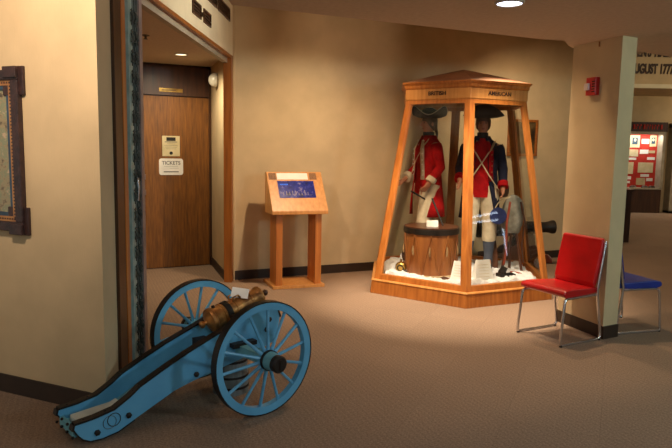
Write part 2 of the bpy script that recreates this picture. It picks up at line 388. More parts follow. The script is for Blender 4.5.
mb = MB(); mb.box((-.085, .002, .004), (.085, .004, .005)); mb.box((-.02, -.02, .004), (.09, -.018, .005)); mb.build('text_lines', 'greyprint', sg)
T = onwall(doorpt(-2.028, 7.73, 2.16), DD)
npl = thing('door_nameplate', 'narrow brass-coloured nameplate on the dark panel over the door', 'sign'); npl.matrix_world = T
MB().box((-.14, -.022, 0), (.14, .022, .006), bev=.002).build('plate', 'brass', npl)
MB().box((-.11, -.004, .006), (.06, .004, .007)).build('lettering', 'darkwood', npl)
# dome lamp on recess side wall
sd = math.degrees(math.atan2(-.985, .345)); 
T = frame_mat((-1.452, 7.585, 2.26), 109.5) 
dl = thing('dome_fixture', 'round frosted dome fixture on the recess side wall above the door height', 'light fixture'); 
nrm = Vector((-.943, -.334, 0)); dl.location = (-1.398, 7.425, 2.16)
MB().lathe([(.0, 0), (.075, 0), (.075, .03), (0, .03)], (0, 0, .1), nrm).build('mounting_plate', 'alu', dl, smooth=True)
MB().lathe([(.084*cos(a), .02+.085*sin(a)) for a in [RD(k*9) for k in range(0, 10)]], (0, 0, .1), nrm).build('dome', 'frosted', dl, smooth=True)
# downlights
def downlight(name, label, x, y, z, r, col, s):
    t = thing(name, label, 'ceiling light', (x, y, z), group='recessed ceiling lights')
    MB().lathe([(r, 0), (r*1.22, 0), (r*1.22, -.008), (r*1.02, -.012), (r, -.004)], seg=32).build('rim', 'alu' if r < .08 else 'iron', t, smooth=True)
    MB().lathe([(0, -.003), (r*1.0, -.003), (r*1.0, -.007), (0, -.007)], seg=32).build('lamp', emat(name+'_glow', col, s), t)
    return t
downlight('recessed_light', 'round recessed light with dark rim in the main ceiling', 1.03, 3.96, 2.40, .075, (225, 232, 255), 5)
downlight('recessed_light', 'small round recessed light in the recess ceiling before the door', -1.68, 6.87, HD+.032, .06, (255, 236, 190), 2.2)
sp = thing('sprinkler_head', 'tiny sprinkler head on the recess ceiling near the gate', 'sprinkler', (-1.72, 5.75, HD+.03))
MB().lathe([(0, 0), (.035, 0), (.035, -.006), (0, -.006)], seg=16).build('escutcheon', 'steel', sp)
MB().lathe([(0, 0), (.01, 0), (.01, -.03), (.02, -.032), (.02, -.036), (0, -.036)], seg=12).build('nozzle', 'steel', sp)
# header vents: brown louvred grilles and a small round knob
def fx(y): return -1.243+(y-3.765)*(.093/3.22)
def grille(y0, y1, z0, z1, label):
    yc = (y0+y1)/2; t = thing('vent_grille', label, 'vent', (fx(yc), yc, z0), group=None)
    t.rotation_euler.z = -math.atan2(.093, 3.22)
    w = (y1-y0)/2; h = z1-z0
    mb = MB(); mb.box((0, -w, 0), (.012, w, .012)); mb.box((0, -w, h-.012), (.012, w, h)); mb.box((0, -w, .012), (.012, -w+.012, h-.012)); mb.box((0, w-.012, .012), (.012, w, h-.012))
    mb.build('frame', 'darkwood', t)
    mb = MB(); mb.box((0, -w+.012, .012), (.002, w-.012, h-.012))
    n = max(3, int((h-.03)/.018))
    for k in range(n):
        z = .018+k*(h-.036)/(n-1); mb.box((.001, -w+.012, z-.004), (.011, w-.012, z+.003))
    mb.build('louvres', 'letter', t)
grille(5.28, 5.56, 2.575, 2.69, 'brown louvred vent nearest the gate in the lower row on the header')
grille(5.66, 5.93, 2.575, 2.69, 'brown louvred vent right of the little knob on the header')
grille(5.42, 6.18, 2.80, 2.93, 'long brown vent high on the header, cut by the ceiling edge')
grille(6.24, 6.80, 2.80, 2.93, 'long brown vent high on the header nearest the back wall')
kn = MB().lathe([(0, 0), (.02, 0), (.018, .012), (0, .014)], (fx(5.61), 5.61, 2.628), (1, 0, 0), seg=16).build('sensor_knob', 'iron', smooth=True)
tag(kn, 'small dark round knob between two vents on the header', 'sensor')

# folding grille gate, stacked at the opening's left side
gt = thing('folding_gate', 'side-folding security gate stacked beside the left oak jamb, pale panels with dark links', 'gate', (-1.25, 3.765, 0))
for i, (y, w, x0) in enumerate(((.012, .006, .0), (.020, .080, -.006), (.112, .088, -.012), (.10, .006, -.02), (.13, .006, -.02), (.16, .006, -.02), (.19, .006, -.02))):
    MB().box((x0-.04, y, .03), (x0+.02, y+w, HD-.06), bev=.0015).build('panel', 'palepanel' if y < .1 else 'gatepanel', gt)
for k in range(19):
    z = .12+k*.118
    for y, g in ((.075, .020), (.150, .026)):
        mb = MB(); mb.cyl((.024, y-g, z-.02), (.024, y+g, z+.03), .005, seg=6); mb.cyl((.024, y+g, z-.02), (.024, y-g, z+.03), .005, seg=6)
        mb.ball((.028, y, z+.005), .011, (1, 1, 1.5), 8); mb.tube([(.022, y, z-.04), (.024, y, z), (.022, y, z+.055)], .0045, 6); mb.cyl((.022, y-g*.8, z+.045), (.022, y+g*.8, z+.045), .004, seg=6)
        mb.build('link', 'gatelink', gt)
for y in (.105, .15, .195):
    MB().cyl((.012, y, .02), (.012, y, HD-.05), .0055, seg=8).build('hinge_rod', 'gatelink', gt)
MB().box((-.03, .205, .0), (.025, .262, HD-.05), bev=.003).build('lead_post', 'gatepost', gt)
for z in (1.18, 1.28): MB().box((.0, .262, z), (.02, .30, z+.035), bev=.004).build('latch', 'gatepost', gt)
MB().tube([(.03, .10, 1.16), (.036, .10, 1.24), (.03, .10, 1.30)], .008, 8).build('pull_handle', 'chrome', gt, smooth=True)

# ------------------------------------------------------------------ framed engraving on the left wall
ldn = Vector((sin(RD(LD)), -cos(RD(LD)), 0))*-1  # placeholder, corrected below
Tn = V2(LD+90)
if Tn.y > 0: Tn = -Tn
pc = thing('framed_engraving', 'old engraving in a dark notched frame with a dotted gilt band on the left wall', 'picture')
x0 = LC-ld*0; ax = -ld    # local x runs towards the corner (image right)
o_ = Vector((-1.770, 3.587, 0))
nx = ax; nz = Tn
pc.matrix_world = Matrix(((nx.x, 0, nz.x, o_.x), (nx.y, 0, nz.y, o_.y), (0, 1, 0, 0), (0, 0, 0, 1)))
W_, z0_, z1_ = .78, .995, 1.905
def ring(mb, xa, xb, ya, yb, w, d0, d1):
    mb.box((xa, ya, d0), (xb, ya+w, d1)); mb.box((xa, yb-w, d0), (xb, yb, d1)); mb.box((xa, ya+w, d0), (xa+w, yb-w, d1)); mb.box((xb-w, ya+w, d0), (xb, yb-w, d1))
mb = MB(); ring(mb, -W_, 0, z0_, z1_, .055, .0, .035)
for xa in (-.13, -W_-.03+.0):
    for ya in (z0_-.02, z1_-.14+.0): mb.box((xa, ya, 0), (xa+.16, ya+.16, .02))
mb.build('outer_frame', 'picframe', pc, bevel=.004)
mb = MB()
for xa, xb in ((-.10, .0), (-W_, -W_+.10)):
    for ya in (z0_-.018, z1_-.045): MB().box((xa, ya, .02), (xb, ya+.063, .045)).build('corner_block', 'picframe', pc, bevel=.004)
mb.bm.free()
mb = MB(); ring(mb, -W_+.055, -.055, z0_+.055, z1_-.055, .03, 0, .022); mb.build('gilt_band', 'gold', pc)
mb = MB()
for k in range(40):
    z = z0_+.075+k*.0195
    if z < z1_-.07:
        for xa in (-.074, -W_+.066): mb.box((xa, z, .022), (xa+.008, z+.008, .025))
for k in range(33):
    x = -W_+.08+k*.0195
    for ya in (z0_+.066, z1_-.074): mb.box((x, ya, .022), (x+.008, ya+.008, .025))
mb.build('dotted_beading', 'picframe', pc)
mb = MB(); ring(mb, -W_+.085, -.085, z0_+.085, z1_-.085, .022, 0, .018); mb.build('inner_slip', 'slate', pc)
MB().box((-W_+.107, z0_+.107, 0), (-.107, z1_-.107, .008)).build('engraving', 'oldprint', pc)

# ------------------------------------------------------------------ touch-screen lectern
lt = thing('touchscreen_lectern', 'pale wooden lectern with a slanted blue touchscreen standing by the back wall', 'lectern', (-.657, 6.555, 0), RD(20.0))
MB().box((0, 0, 0), (.58, .44, .032), bev=.004).build('base', 'lightoak', lt)
for x in (.04, .475): MB().box((x, .03, .032), (x+.07, .30, .85), bev=.003).build('leg', 'oak', lt)
side = [(-.03, .80), (-.03, .838), (.25, 1.238), (.30, 1.238), (.30, .80)]
MB().prism(side, lambda u, v, d: Vector((d, u, v)), -.018, .600).build('head', 'lightoak', lt, bevel=.005)
sl = Vector((0, .28, .40)).normalized(); sn = Vector((0, -sl.z, sl.y)); L = math.hypot(.28, .40)
ST = Matrix(((1, 0, 0, 0), (0, sl.y, sn.y, -.03), (0, sl.z, sn.z, .838), (0, 0, 0, 1)))
def sb(xa, xb, sa, sb_, d0, d1, bev=0): return MB().box((xa, L*sa, d0), (xb, L*sb_, d1), bev=bev).xf(ST)
sc_ = sb(.085, .49, .33, .76, .0, .004).build('touchscreen', 'screen', lt)
mb = MB()
for k in range(7): mb.box((.11+k*.013, L*.655, .004), (.119+k*.013, L*.685, .0046))
mb.xf(ST).build('screen_title', emat('title_blue', (70, 130, 235), 1.1), sc_)
mb = MB(); random.seed(3)
mb.box((.13, L*.395, .004), (.45, L*.40, .0046))
for k in range(9):
    x = .13+k*.034; h = random.uniform(.05, .14); mb.box((x, L*.40, .004), (x+.007, L*(.40+h), .0046))
mb.xf(ST).build('screen_figures', pmat('screen_grey', (130, 122, 130), .4), sc_)
sb(.09, .435, .80, .965, 0, .003).build('label_card', 'white', lt)
for x in (.0, .455):
    q = sb(x, x+.08, .80, .97, 0, .002); q.build('speaker_grille', pmat('grille_mesh', (150, 104, 62), .6, c2=(90, 58, 34), nscale=220, lo=.45, hi=.55), lt)

# ------------------------------------------------------------------ cannon
ca = thing('field_cannon', 'bronze field cannon on a light blue two-wheeled carriage with black iron edging', 'cannon', (-.663, 3.71, 0), RD(41.6))
bott = [(-.952, .098), (-.945, .085), (-.930, .060), (-.908, .036), (-.873, .017), (-.813, .014), (-.73, .027), (-.643, .066), (-.531, .114), (-.414, .165), (-.304, .193), (-.165, .219), (0, .25), (.15, .285), (.275, .32)]
topp = [(.30, .46), (.28, .52), (.22, .548), (.10, .518), (-.058, .459), (-.164, .420), (-.339, .355), (-.482, .292), (-.607, .233), (-.661, .193), (-.747, .145), (-.85, .126), (-.948, .118)]
prof = bott+topp
for sgn, v0, v1 in ((-1, -.152, -.115), (1, .090, .125)):
    ck = MB().prism(prof, lambda u, v, d: Vector((u, d, v)), v0, v1).build('cheek', 'blue', ca)
    # iron edging: strap along the top and round the trail
    mb = MB(); path = list(reversed(topp))
    path = [(-.956, .09)]+path
    for (a, b), (c2_, d2_) in zip(path, path[1:]):
        t = Vector((c2_-a, 0, d2_-b)).normalized(); n = Vector((-t.z, 0, t.x))*.010
        A, B = Vector((a, 0, b)), Vector((c2_, 0, d2_))
        y0, y1 = Vector((0, v0-.004, 0)), Vector((0, v1+.004, 0))
        mb.hexa([A+y0, B+y0, B+y1, A+y1, A+y0+n, B+y0+n, B+y1+n, A+y1+n])
    mb.build('iron_edging', 'iron', ck)
    mb = MB()
    path = bott[1:8]
    for (a, b), (c2_, d2_) in zip(path, path[1:]):
        t = Vector((c2_-a, 0, d2_-b)).normalized(); n = Vector((t.z, 0, -t.x))*.006
        A, B = Vector((a, 0, b)), Vector((c2_, 0, d2_)); y0, y1 = Vector((0, v0-.003, 0)), Vector((0, v1+.003, 0))
        mb.hexa([A+y0, B+y0, B+y1, A+y1, A+y0+n, B+y0+n, B+y1+n, A+y1+n])
    mb.build('trail_shoe', 'iron', ck)
    out = v0 if sgn < 0 else v1
    for (u, z) in ((-.84, .052), (-.675, .098), (-.279, .228), (.20, .40), (.22, .46), (.05, .33)):
        MB().lathe([(0, 0), (.016, 0), (.016, .010), (.009, .014), (0, .016)], (u, out, z), (0, sgn, 0), seg=6).build('bolt', 'iron', ck)
    for k, u in enumerate((-.775, -.752)):
        n = 28; r = .034
        mb = MB(); mb.tube([(u+r*cos(2*pi*i/n), out+sgn*.002, .088+(.008 if k else 0)+r*sin(2*pi*i/n)) for i in range(n)], .0022 if k else .0014, 6, closed=True)
        mb.build('painted_ring', 'iron' if k else 'steel', ck)
    # stud heads along the top edging
    for (u, z) in ((-.9, .122), (-.79, .138), (-.64, .209), (-.48, .293), (-.33, .359), (-.15, .425)): MB().ball((u, (v0+v1)/2, z+.009), .008, (1, 1, .6), 8).build('stud', 'iron', ck)
# planks between the cheeks
bedp = [(-.93, .040), (-.70, .05), (-.55, .12), (-.35, .19), (-.1, .24), (.25, .30), (.25, .325), (-.1, .265), (-.35, .215), (-.55, .145), (-.70, .075), (-.93, .062)]
MB().prism(bedp, lambda u, v, d: Vector((u, d, v)), -.115, .090).build('trail_bed', 'teal', ca)
MB().prism([(-.945, .04), (-.925, .04), (-.925, .085), (-.945, .08)], lambda u, v, d: Vector((u, d, v)), -.115, .090).build('end_transom', 'teal', ca)
MB().prism([(-.91, .058), (-.70, .070), (-.67, .085), (-.67, .132), (-.70, .120), (-.91, .104)], lambda u, v, d: Vector((u, d, v)), -.075, .03).build('pale_plank', 'paleplank', ca)
MB().box((.24, -.115, .31), (.275, .090, .43)).build('front_transom', 'blue', ca)
MB().box((-.17, -.115, .28), (-.09, .090, .36)).build('breech_block', 'iron', ca)
for (u, z) in ((-.965, .06), (-.962, .1)):
    for v in (-.132, -.045, .035, .107): MB().ball((u+.012, v, z-.01), .008, seg=10).build('trail_bolt', 'iron', ca, smooth=True)
# barrel along a tilted axis
ba = Vector((1, 0, .29)).normalized(); bo = Vector((-.115, -.012, .474))
prof_b = [(0, -.062), (.014, -.06), (.020, -.050), (.018, -.038), (.010, -.028), (.012, -.02), (.034, -.012), (.046, 0), (.062, .004), (.066, .012), (.066, .026), (.061, .032), (.060, .06), (.058, .085), (.062, .088), (.062, .098), (.057, .101), (.055, .15), (.053, .175), (.057, .178), (.057, .188), (.050, .192), (.047, .24), (.044, .29), (.048, .293), (.048, .301), (.043, .305), (.044, .33), (.052, .352), (.056, .366), (.054, .376), (.040, .380), (.026, .380), (.024, .372), (0, .372)]
prof_b = [(r*1.13, z) for r, z in prof_b]
br_ = MB().lathe(prof_b, bo, ba, 36).build('barrel', 'bronze', ca, smooth=True)
pp = bo+ba*.12
MB().cyl(pp+Vector((0, -.125, -.03)), pp+Vector((0, .125, -.03)), .02, seg=20).build('trunnion', 'bronze', br_, smooth=True)
MB().lathe([(0, .372), (.022, .372), (.022, .39), (.010, .394), (.010, .404), (.019, .41), (.021, .422), (.014, .432), (0, .434)], bo, ba, 20).build('muzzle_plug', 'darkwood', ca, smooth=True)
def bandring(s0, s1, r): return MB().lathe([(r-.006, s0), (r, s0), (r, s1), (r-.006, s1)], bo, ba, 28)
bandring(.105, .140, .070).build('retaining_strap', 'iron', ca, smooth=True)
MB().lathe([(.0, 0), (.012, 0), (.010, .02), (0, .022)], bo+ba*.055+Vector((-.02, 0, .055)), (-.33, 0, .94), 10).build('vent_plug', 'iron', br_)
for v in (-1, 1):
    MB().hexa([Vector((x, v*y, z)) for z in (.475, .515) for x, y in ((-.02, .095), (.08, .095), (.08, .12), (-.02, .12))]).build('trunnion_cap', 'iron', ca)
for sgn in (-1, 1):
    # elevating handles on barrel
    a = bo+ba*.16
    MB().tube([a+Vector((0, sgn*.02, .045)), a+ba*.01+Vector((-.015, sgn*.024, .078)), a+ba*.05+Vector((-.015, sgn*.024, .076)), a+ba*.07+Vector((0, sgn*.02, .040))], .006, 8).build('lifting_handle', 'bronze', br_, smooth=True)
# axle
MB().box((-.021, -.35, .295), (.049, .32, .35), bev=.004).build('axle', 'teal', ca)
MB().cyl((.014, -.54, .325), (.014, .50, .325), .017, seg=16).build('axle_rod', 'iron', ca, smooth=True)
def wheel(sgn, ux=.014):
    r = .325; vc = -.392 if sgn < 0 else .340; vi = lambda d: vc+sgn*d
    mb = MB()
    mb.lathe([(r-.045, -.018), (r-.006, -.021), (r-.006, .021), (r-.045, .018), (r-.045, -.018)][:4], (0, vc, r), (0, 1, 0), 56)
    # build the felloe ring properly as a closed profile
    mb.bm.free(); mb = MB(); n = 56; pr = [(r-.047, -.019), (r-.006, -.022), (r-.006, .022), (r-.047, .019)]
    R = [[mb.bm.verts.new(Vector((q*cos(2*pi*k/n), vc+w, r+q*sin(2*pi*k/n)))) for q, w in pr] for k in range(n)]
    for k in range(n):
        A, B = R[k], R[(k+1) % n]
        for j in range(4): mb.bm.faces.new((A[j], A[(j+1) % 4], B[(j+1) % 4], B[j]))
    w = mb.build('wheel', 'blue', ca)
    mb = MB(); pr = [(r-.006, -.024), (r, -.024), (r, .024), (r-.006, .024)]
    R = [[mb.bm.verts.new(Vector((q*cos(2*pi*k/n), vc+ww, r+q*sin(2*pi*k/n)))) for q, ww in pr] for k in range(n)]
    for k in range(n):
        A, B = R[k], R[(k+1) % n]
        for j in range(4): mb.bm.faces.new((A[j], A[(j+1) % 4], B[(j+1) % 4], B[j]))
    mb.build('tyre', 'iron', w, smooth=True)
    for k in range(14):
        a = 2*pi*(k+.3)/14
        p0 = Vector((.045*cos(a), vi(.035), r+.045*sin(a))); p1 = Vector(((r-.045)*cos(a), vc, r+(r-.045)*sin(a)))
        MB().tube([p0, p0.lerp(p1, .15), p0.lerp(p1, .5), p1], [.013, .0105, .0085, .0095], 8).build('spoke', 'blue', w, smooth=True)
    hub = MB().lathe([(.035, -.05), (.045, -.04), (.053, .01), (.056, .035), (.053, .06), (.046, .11), (.042, .135), (.0, .135)], (0, vc, r), (0, sgn, 0), 28).build('hub', 'teal', w, smooth=True)
    MB().lathe([(.046, .045), (.058, .045), (.058, .062), (.046, .062)], (0, vc, r), (0, sgn, 0), 28).build('hub_band', 'iron', hub, smooth=True)
    MB().lathe([(0, .12), (.048, .12), (.048, .150), (.040, .158), (0, .158)], (0, vc, r), (0, sgn, 0), 28).build('hub_cap', 'iron', hub, smooth=True)
    MB().box((-.006, vi(.155)-.008, r-.03), (.006, vi(.155)+.008, r+.03)).build('linchpin', 'iron', hub)
n_before = set(ca.children); wheel(-1); wheel(1)
for o in ca.children:
    if o not in n_before: o.location.x += .014
MB().tube([(.0, -.165, .35), (.06, -.20, .30), (.10, -.165, .27)], .008, 8).build('brake_chain', 'iron', ca, smooth=True)
MB().box((-.06, -.20, .34), (.10, -.150, .365)).build('bracket', 'iron', ca)
# card on the barrel
cp = Matrix.Translation(Vector((-.663, 3.71, 0)))@Matrix.Rotation(RD(41.6), 4, 'Z')
cc = cp @ (bo+ba*.205+Vector((0, -.02, .062)))
cw = thing('exhibit_card', 'blank pale card propped on top of the bronze cannon barrel', 'card', cc, RD(12))
MB().box((-.052, -.001, -.002), (.052, .001, .072)).xf(Matrix.Rotation(RD(-50), 4, 'X')@Matrix.Rotation(RD(12), 4, 'Y')).build('card', 'white', cw)
# wooden pail under the axle
pb = thing('wooden_pail', 'small weathered grey wooden pail standing on the carpet behind the near cannon wheel', 'bucket', (-.635, 3.765, 0), RD(41))
MB().lathe([(.0, 0), (.112, 0), (.098, .245), (.088, .245), (.10, .02), (0, .02)], seg=28).build('staves', 'pail', pb)
for z in (.035, .10, .195): MB().lathe([(.110-.05*z, z), (.1145-.055*z, z), (.1135-.055*z, z+.014), (.109-.05*z, z+.014)], seg=28).build('hoop', 'iron', pb, smooth=True)
MB().tube([(.09*cos(a), 0, .23+.05*sin(a)) for a in [RD(18*k) for k in range(11)]], .005, 8).build('handle', 'iron', pb, smooth=True)

# ------------------------------------------------------------------ hexagonal display case
CC = Vector((1.35, 6.96, 0)); A0 = 265
def hv(k, r, z): a = RD(A0+60*k); return Vector((r*cos(a), r*sin(a), z))
cs = thing('display_case', 'tall tapering six-sided oak display case with glass panes and pointed roof', 'display case', CC)
def hexslab(mb, r0, z0, r1, z1): mb.loft([[hv(k, r0, z0) for k in range(6)], [hv(k, r1, z1) for k in range(6)]]); return mb
def hexring(mb, levels, inner):
    # levels: (r, z) outside, upwards; inner: (r at bottom, r at top)
    zs = [z for _, z in levels]
    mb.loft([[hv(k, r, z) for k in range(6)] for r, z in levels]+[[hv(k, inner[1], zs[-1]) for k in range(6)], [hv(k, inner[0], zs[0]) for k in range(6)], [hv(k, levels[0][0], zs[0]) for k in range(6)]], cap=False)
    bmesh.ops.remove_doubles(mb.bm, verts=mb.bm.verts[:], dist=1e-5); return mb
mb = MB(); hexslab(mb, 1.078, 0, 1.064, .135); mb.build('plinth', 'oak', cs, bevel=.004)
mb = MB(); hexslab(mb, 1.072, .135, 1.062, .150); mb.build('plinth_ledge', 'lightoak', cs, bevel=.003)
rr = lambda z: 1.035-(z-.15)*(1.035-.708)/(2.005-.15)
mb = MB(); hexring(mb, [(rr(.15), .15), (rr(.205), .205)], (rr(.15)-.05, rr(.205)-.05)); mb.build('bottom_rail', 'oak', cs, bevel=.003)
mb = MB(); hexring(mb, [(rr(1.965), 1.965), (rr(2.005), 2.005)], (rr(1.965)-.05, rr(2.005)-.05)); mb.build('top_rail', 'oak', cs, bevel=.003)
for k in range(6):
    mb = MB()
    def sec(z, w=.058):
        r = rr(z); c_ = hv(k, r, z); n1 = (hv(k+1, r, z)-c_).normalized(); n0 = (hv(k-1, r, z)-c_).normalized(); inn = -hv(k, 1, 0).normalized()
        return [c_, c_+n1*w, c_+n1*w+inn*.03, c_+inn*.05, c_+n0*w+inn*.03, c_+n0*w]
    mb.loft([sec(.2), sec(1.97)]); mb.build('post', 'oak', cs, bevel=.002)
for k in range(6):
    g = lambda kk, z, i: hv(kk, rr(z)-i, z)
    mb = MB(); t = .55
    a0, a1 = hv(k, rr(.2)-.02, .2), hv(k+1, rr(.2)-.02, .2); b0, b1 = hv(k, rr(1.97)-.02, 1.97), hv(k+1, rr(1.97)-.02, 1.97)
    v = [mb.bm.verts.new(p) for p in (a0.lerp(a1, .03), a0.lerp(a1, .97), b0.lerp(b1, .97), b0.lerp(b1, .03))]; mb.bm.faces.new(v)
    mb.build('glass_pane', 'glass', cs)
mb = MB(); hexring(mb, [(.708, 2.005), (.716, 2.018), (.716, 2.118)], (.65, .65)); mb.build('header_board', 'lightoak', cs, bevel=.003)
mb = MB(); hexring(mb, [(.719, 2.115), (.732, 2.13), (.732, 2.155), (.758, 2.175), (.758, 2.187)], (.64, .64)); mb.build('cornice', 'oak', cs, bevel=.002)
mb = MB(); hexslab(mb, .66, 2.10, .66, 2.115); mb.build('case_ceiling', 'darkwood', cs)
mb = MB(); R0 = [mb.bm.verts.new(hv(k, .745, 2.187)) for k in range(6)]; R1 = [mb.bm.verts.new(hv(k, .38, 2.283)) for k in range(6)]; ap = mb.bm.verts.new((0, 0, 2.372))
for k in range(6): mb.bm.faces.new((R0[k], R0[(k+1) % 6], R1[(k+1) % 6], R1[k])); mb.bm.faces.new((R1[k], R1[(k+1) % 6], ap))
mb.bm.faces.new(list(reversed(R0))); mb.build('roof', 'copper', cs)
for k, s in ((-1, 'BRITISH'), (0, 'AMERICAN')):
    a, b = hv(k, .716, 2.068), hv(k+1, .716, 2.068); mid = (a+b)/2; d_ = (b-a).normalized(); ang = math.degrees(math.atan2(d_.y, d_.x))
    o = mid+Vector((d_.y, -d_.x, 0))*.002
    text_obj('lettering', s, .055, 'letter', cs, frame_mat(o, ang), .002, 1.05, .0012)
# snow of cotton batting over the case floor
def snowz(x, y):
    n = noise.noise(Vector((x*4, y*4, 1.3)))*.035+noise.noise(Vector((x*13, y*13, 4)))*.028+noise.noise(Vector((x*30, y*30, 8)))*.018
    return .178+max(-.02, n)+.05*max(0, (math.hypot(x, y)-.5))
mb = MB(); N = 70; G = {}
for i in range(N+1):
    for j in range(N+1):
        u, v = i/N*2-1, j/N*2-1
        # map the square on the hexagon through a disc
        r = max(abs(u), abs(v)); a = math.atan2(v, u)
        hexr = .925*cos(pi/6)/cos(((a-RD(A0)) % (pi/3))-pi/6)
        x, y = r*hexr*cos(a), r*hexr*sin(a)
        G[i, j] = mb.bm.verts.new((x, y, snowz(x, y) if r < .985 else .155))
for i in range(N):
    for j in range(N): mb.bm.faces.new((G[i, j], G[i+1, j], G[i+1, j+1], G[i, j+1]))
sn = mb.build('cotton_snow', 'snow', smooth=True, loc=CC); tag(sn, 'white cotton batting heaped as snow over the display case floor', 'batting', kind='stuff')

# ------------------------------------------------------------------ mannequins
def skin_mesh(name, chains, m, parent, sub=2):
    verts, edges, rad = [], [], []
    def add(p, r): verts.append(p); rad.append(r); return len(verts)-1
    idx = {}
    for ch in chains:
        prev = None
        for item in ch:
            key = item[0]
            if key in idx: cur = idx[key]
            else: cur = add(item[1], item[2]); idx[key] = cur
            if prev is not None: edges.append((prev, cur))
            prev = cur
    me = bpy.data.meshes.new(name); me.from_pydata(verts, edges, [])
    ob = bpy.data.objects.new(name, me); COL.objects.link(ob)
    ob.modifiers.new('Skin', 'SKIN'); s = ob.modifiers.new('Subsurf', 'SUBSURF'); s.levels = s.render_levels = sub
    for i, r in enumerate(rad):
        d = me.skin_vertices[0].data[i]; r2 = r if isinstance(r, tuple) else (r, r); d.radius = r2; d.use_root = (i == 0)
    dg = bpy.context.evaluated_depsgraph_get(); nm = bpy.data.meshes.new_from_object(ob.evaluated_get(dg))
    bpy.data.objects.remove(ob)
    for p in nm.polygons: p.use_smooth = True
    nm.materials.clear(); nm.materials.append(M[m])
    o = bpy.data.objects.new(name, nm); COL.objects.link(o); o.parent = parent
    return o
def ell(z, rx, ry, cx=0, cy=0, n=24, a0=0, a1=360):
    full = abs(a1-a0) >= 360; k = n if full else n-1
    return [Vector((cx+rx*cos(RD(a0+(a1-a0)*i/k)), cy+ry*sin(RD(a0+(a1-a0)*i/k)), z)) for i in range(n)]
def soldier(name, label, loc, rz, P):
    # faces -Y locally, its own left hand at +X
    t = thing(name, label, 'mannequin', loc, rz)
    J = P['joints']
    chains = [[('pel', (0, 0, .93), (.15, .11)), ('wst', (0, .005, 1.08), (.125, .095)), ('chs', (0, .0, 1.27), (.155, .105)), ('nkb', (0, .01, 1.41), (.085, .07)), ('nck', (0, 0, 1.49), .048), ('jaw', (0, -.015, 1.545), (.052, .062)), ('hed', (0, -.005, 1.615), (.072, .088)), ('top', (0, .0, 1.675), (.062, .075))]]
    for s in (-1, 1):
        hip = (s*.09, 0, .88); L_ = J['leg'+('L' if s > 0 else 'R')]
        chains.append([('pel', 0, 0), ('hip%d' % s, hip, .092), ('knee%d' % s, L_[0], .055), ('calf%d' % s, tuple((Vector(L_[0])*.62+Vector(L_[1])*.38)+Vector((0, .012, 0))), .054), ('ank%d' % s, L_[1], .036), ('toe%d' % s, (L_[1][0]+s*.015, L_[1][1]-.15, L_[1][2]-.055), (.036, .026))])
        A_ = J['arm'+('L' if s > 0 else 'R')]
        sh = Vector((s*.175, .005, 1.365)); el, wr = Vector(A_[0]), Vector(A_[1]); d = (wr-el).normalized()
        pal = wr+d*.05; side_ = Vector(A_[2]).normalized()
        chains.append([('chs', 0, 0), ('sh%d' % s, tuple(sh), .058), ('el%d' % s, tuple(el), .042), ('wr%d' % s, tuple(wr), .028), ('pal%d' % s, tuple(pal), (.036, .020))])
        cur = d.cross(side_).normalized()
        for f in range(4):
            o_ = (f-1.5)*.019; ln = (.062, .072, .068, .052)[f]
            b = pal+d*.025+side_*o_; c1 = b+d*ln*.5+cur*.010; c2 = b+d*ln*.75+cur*.034
            chains.append([('pal%d' % s, 0, 0), ('f%d%da' % (s, f), tuple(b), .0095), ('f%d%db' % (s, f), tuple(c1), .009), ('f%d%dc' % (s, f), tuple(c2), .0075)])
        th = wr+d*.03+side_*-.035+cur*.012
        chains.append([('pal%d' % s, 0, 0), ('t%da' % s, tuple(th), .011), ('t%db' % s, tuple(th+d*.03+side_*-.012+cur*.015), .009)])
    body = skin_mesh('body', chains, 'skin', t)
    # face
    MB().loft([[Vector((x, y, z)) for x, y in ((-.008, -.086), (.008, -.086), (.004, -.090+dy), (-.004, -.090+dy))] for z, dy in ((1.63, .0), (1.605, -.010), (1.588, -.022), (1.578, -.008))]).build('nose', 'skin', body, smooth=True)
    MB().ball((0, -.078, 1.553), .02, (1, .45, .28), 12).build('mouth', pmat('lip', (140, 66, 54), .6), body, smooth=True)
    for s in (-1, 1):
        MB().ball((s*.03, -.078, 1.617), .011, (1, .6, .6), 12).build('eye', 'print', body, smooth=True)
        MB().ball((s*.03, -.080, 1.634), .016, (1, .4, .2), 10).build('eyebrow', 'hair', body, smooth=True)
        MB().ball((s*.076, .005, 1.605), .024, (.35, .7, 1.1), 12).build('ear', 'skin', body, smooth=True)
    # hair with a tied queue
    MB().loft([ell(z, rx, ry, 0, cy) for z, rx, ry, cy in ((1.535, .05, .03, .065), (1.56, .072, .06, .035), (1.60, .083, .078, .018), (1.65, .082, .09, .008), (1.70, .066, .075, .005), (1.725, .03, .035, .003))]).build('hair', 'hair', body, smooth=True)
    MB().tube([(0, .085, 1.56), (0, .105, 1.50), (0, .10, 1.40)], [.02, .016, .008], 10).build('queue', 'hair', body, smooth=True)
    # neck stock
    MB().loft([ell(z, rx, ry, 0, .0) for z, rx, ry in ((1.435, .066, .066), (1.47, .062, .064), (1.515, .06, .064))]).build('neck_stock', 'black', t, smooth=True)
    # waistcoat
    MB().loft([ell(z, rx, ry, 0, cy, 28) for z, rx, ry, cy in ((.80, .178, .135, .0), (.88, .175, .135, 0), (1.0, .160, .122, 0), (1.10, .152, .116, .0), (1.22, .168, .126, 0), (1.32, .165, .122, .0), (1.41, .105, .09, .005), (1.45, .07, .07, .005))]).build('waistcoat', P['vest'], t, smooth=True)
    # coat: open in front, skirts to the knee
    def coatring(z, rx, ry, g): return ell(z, rx, ry, 0, .005, 30, -90+g, 270-g)
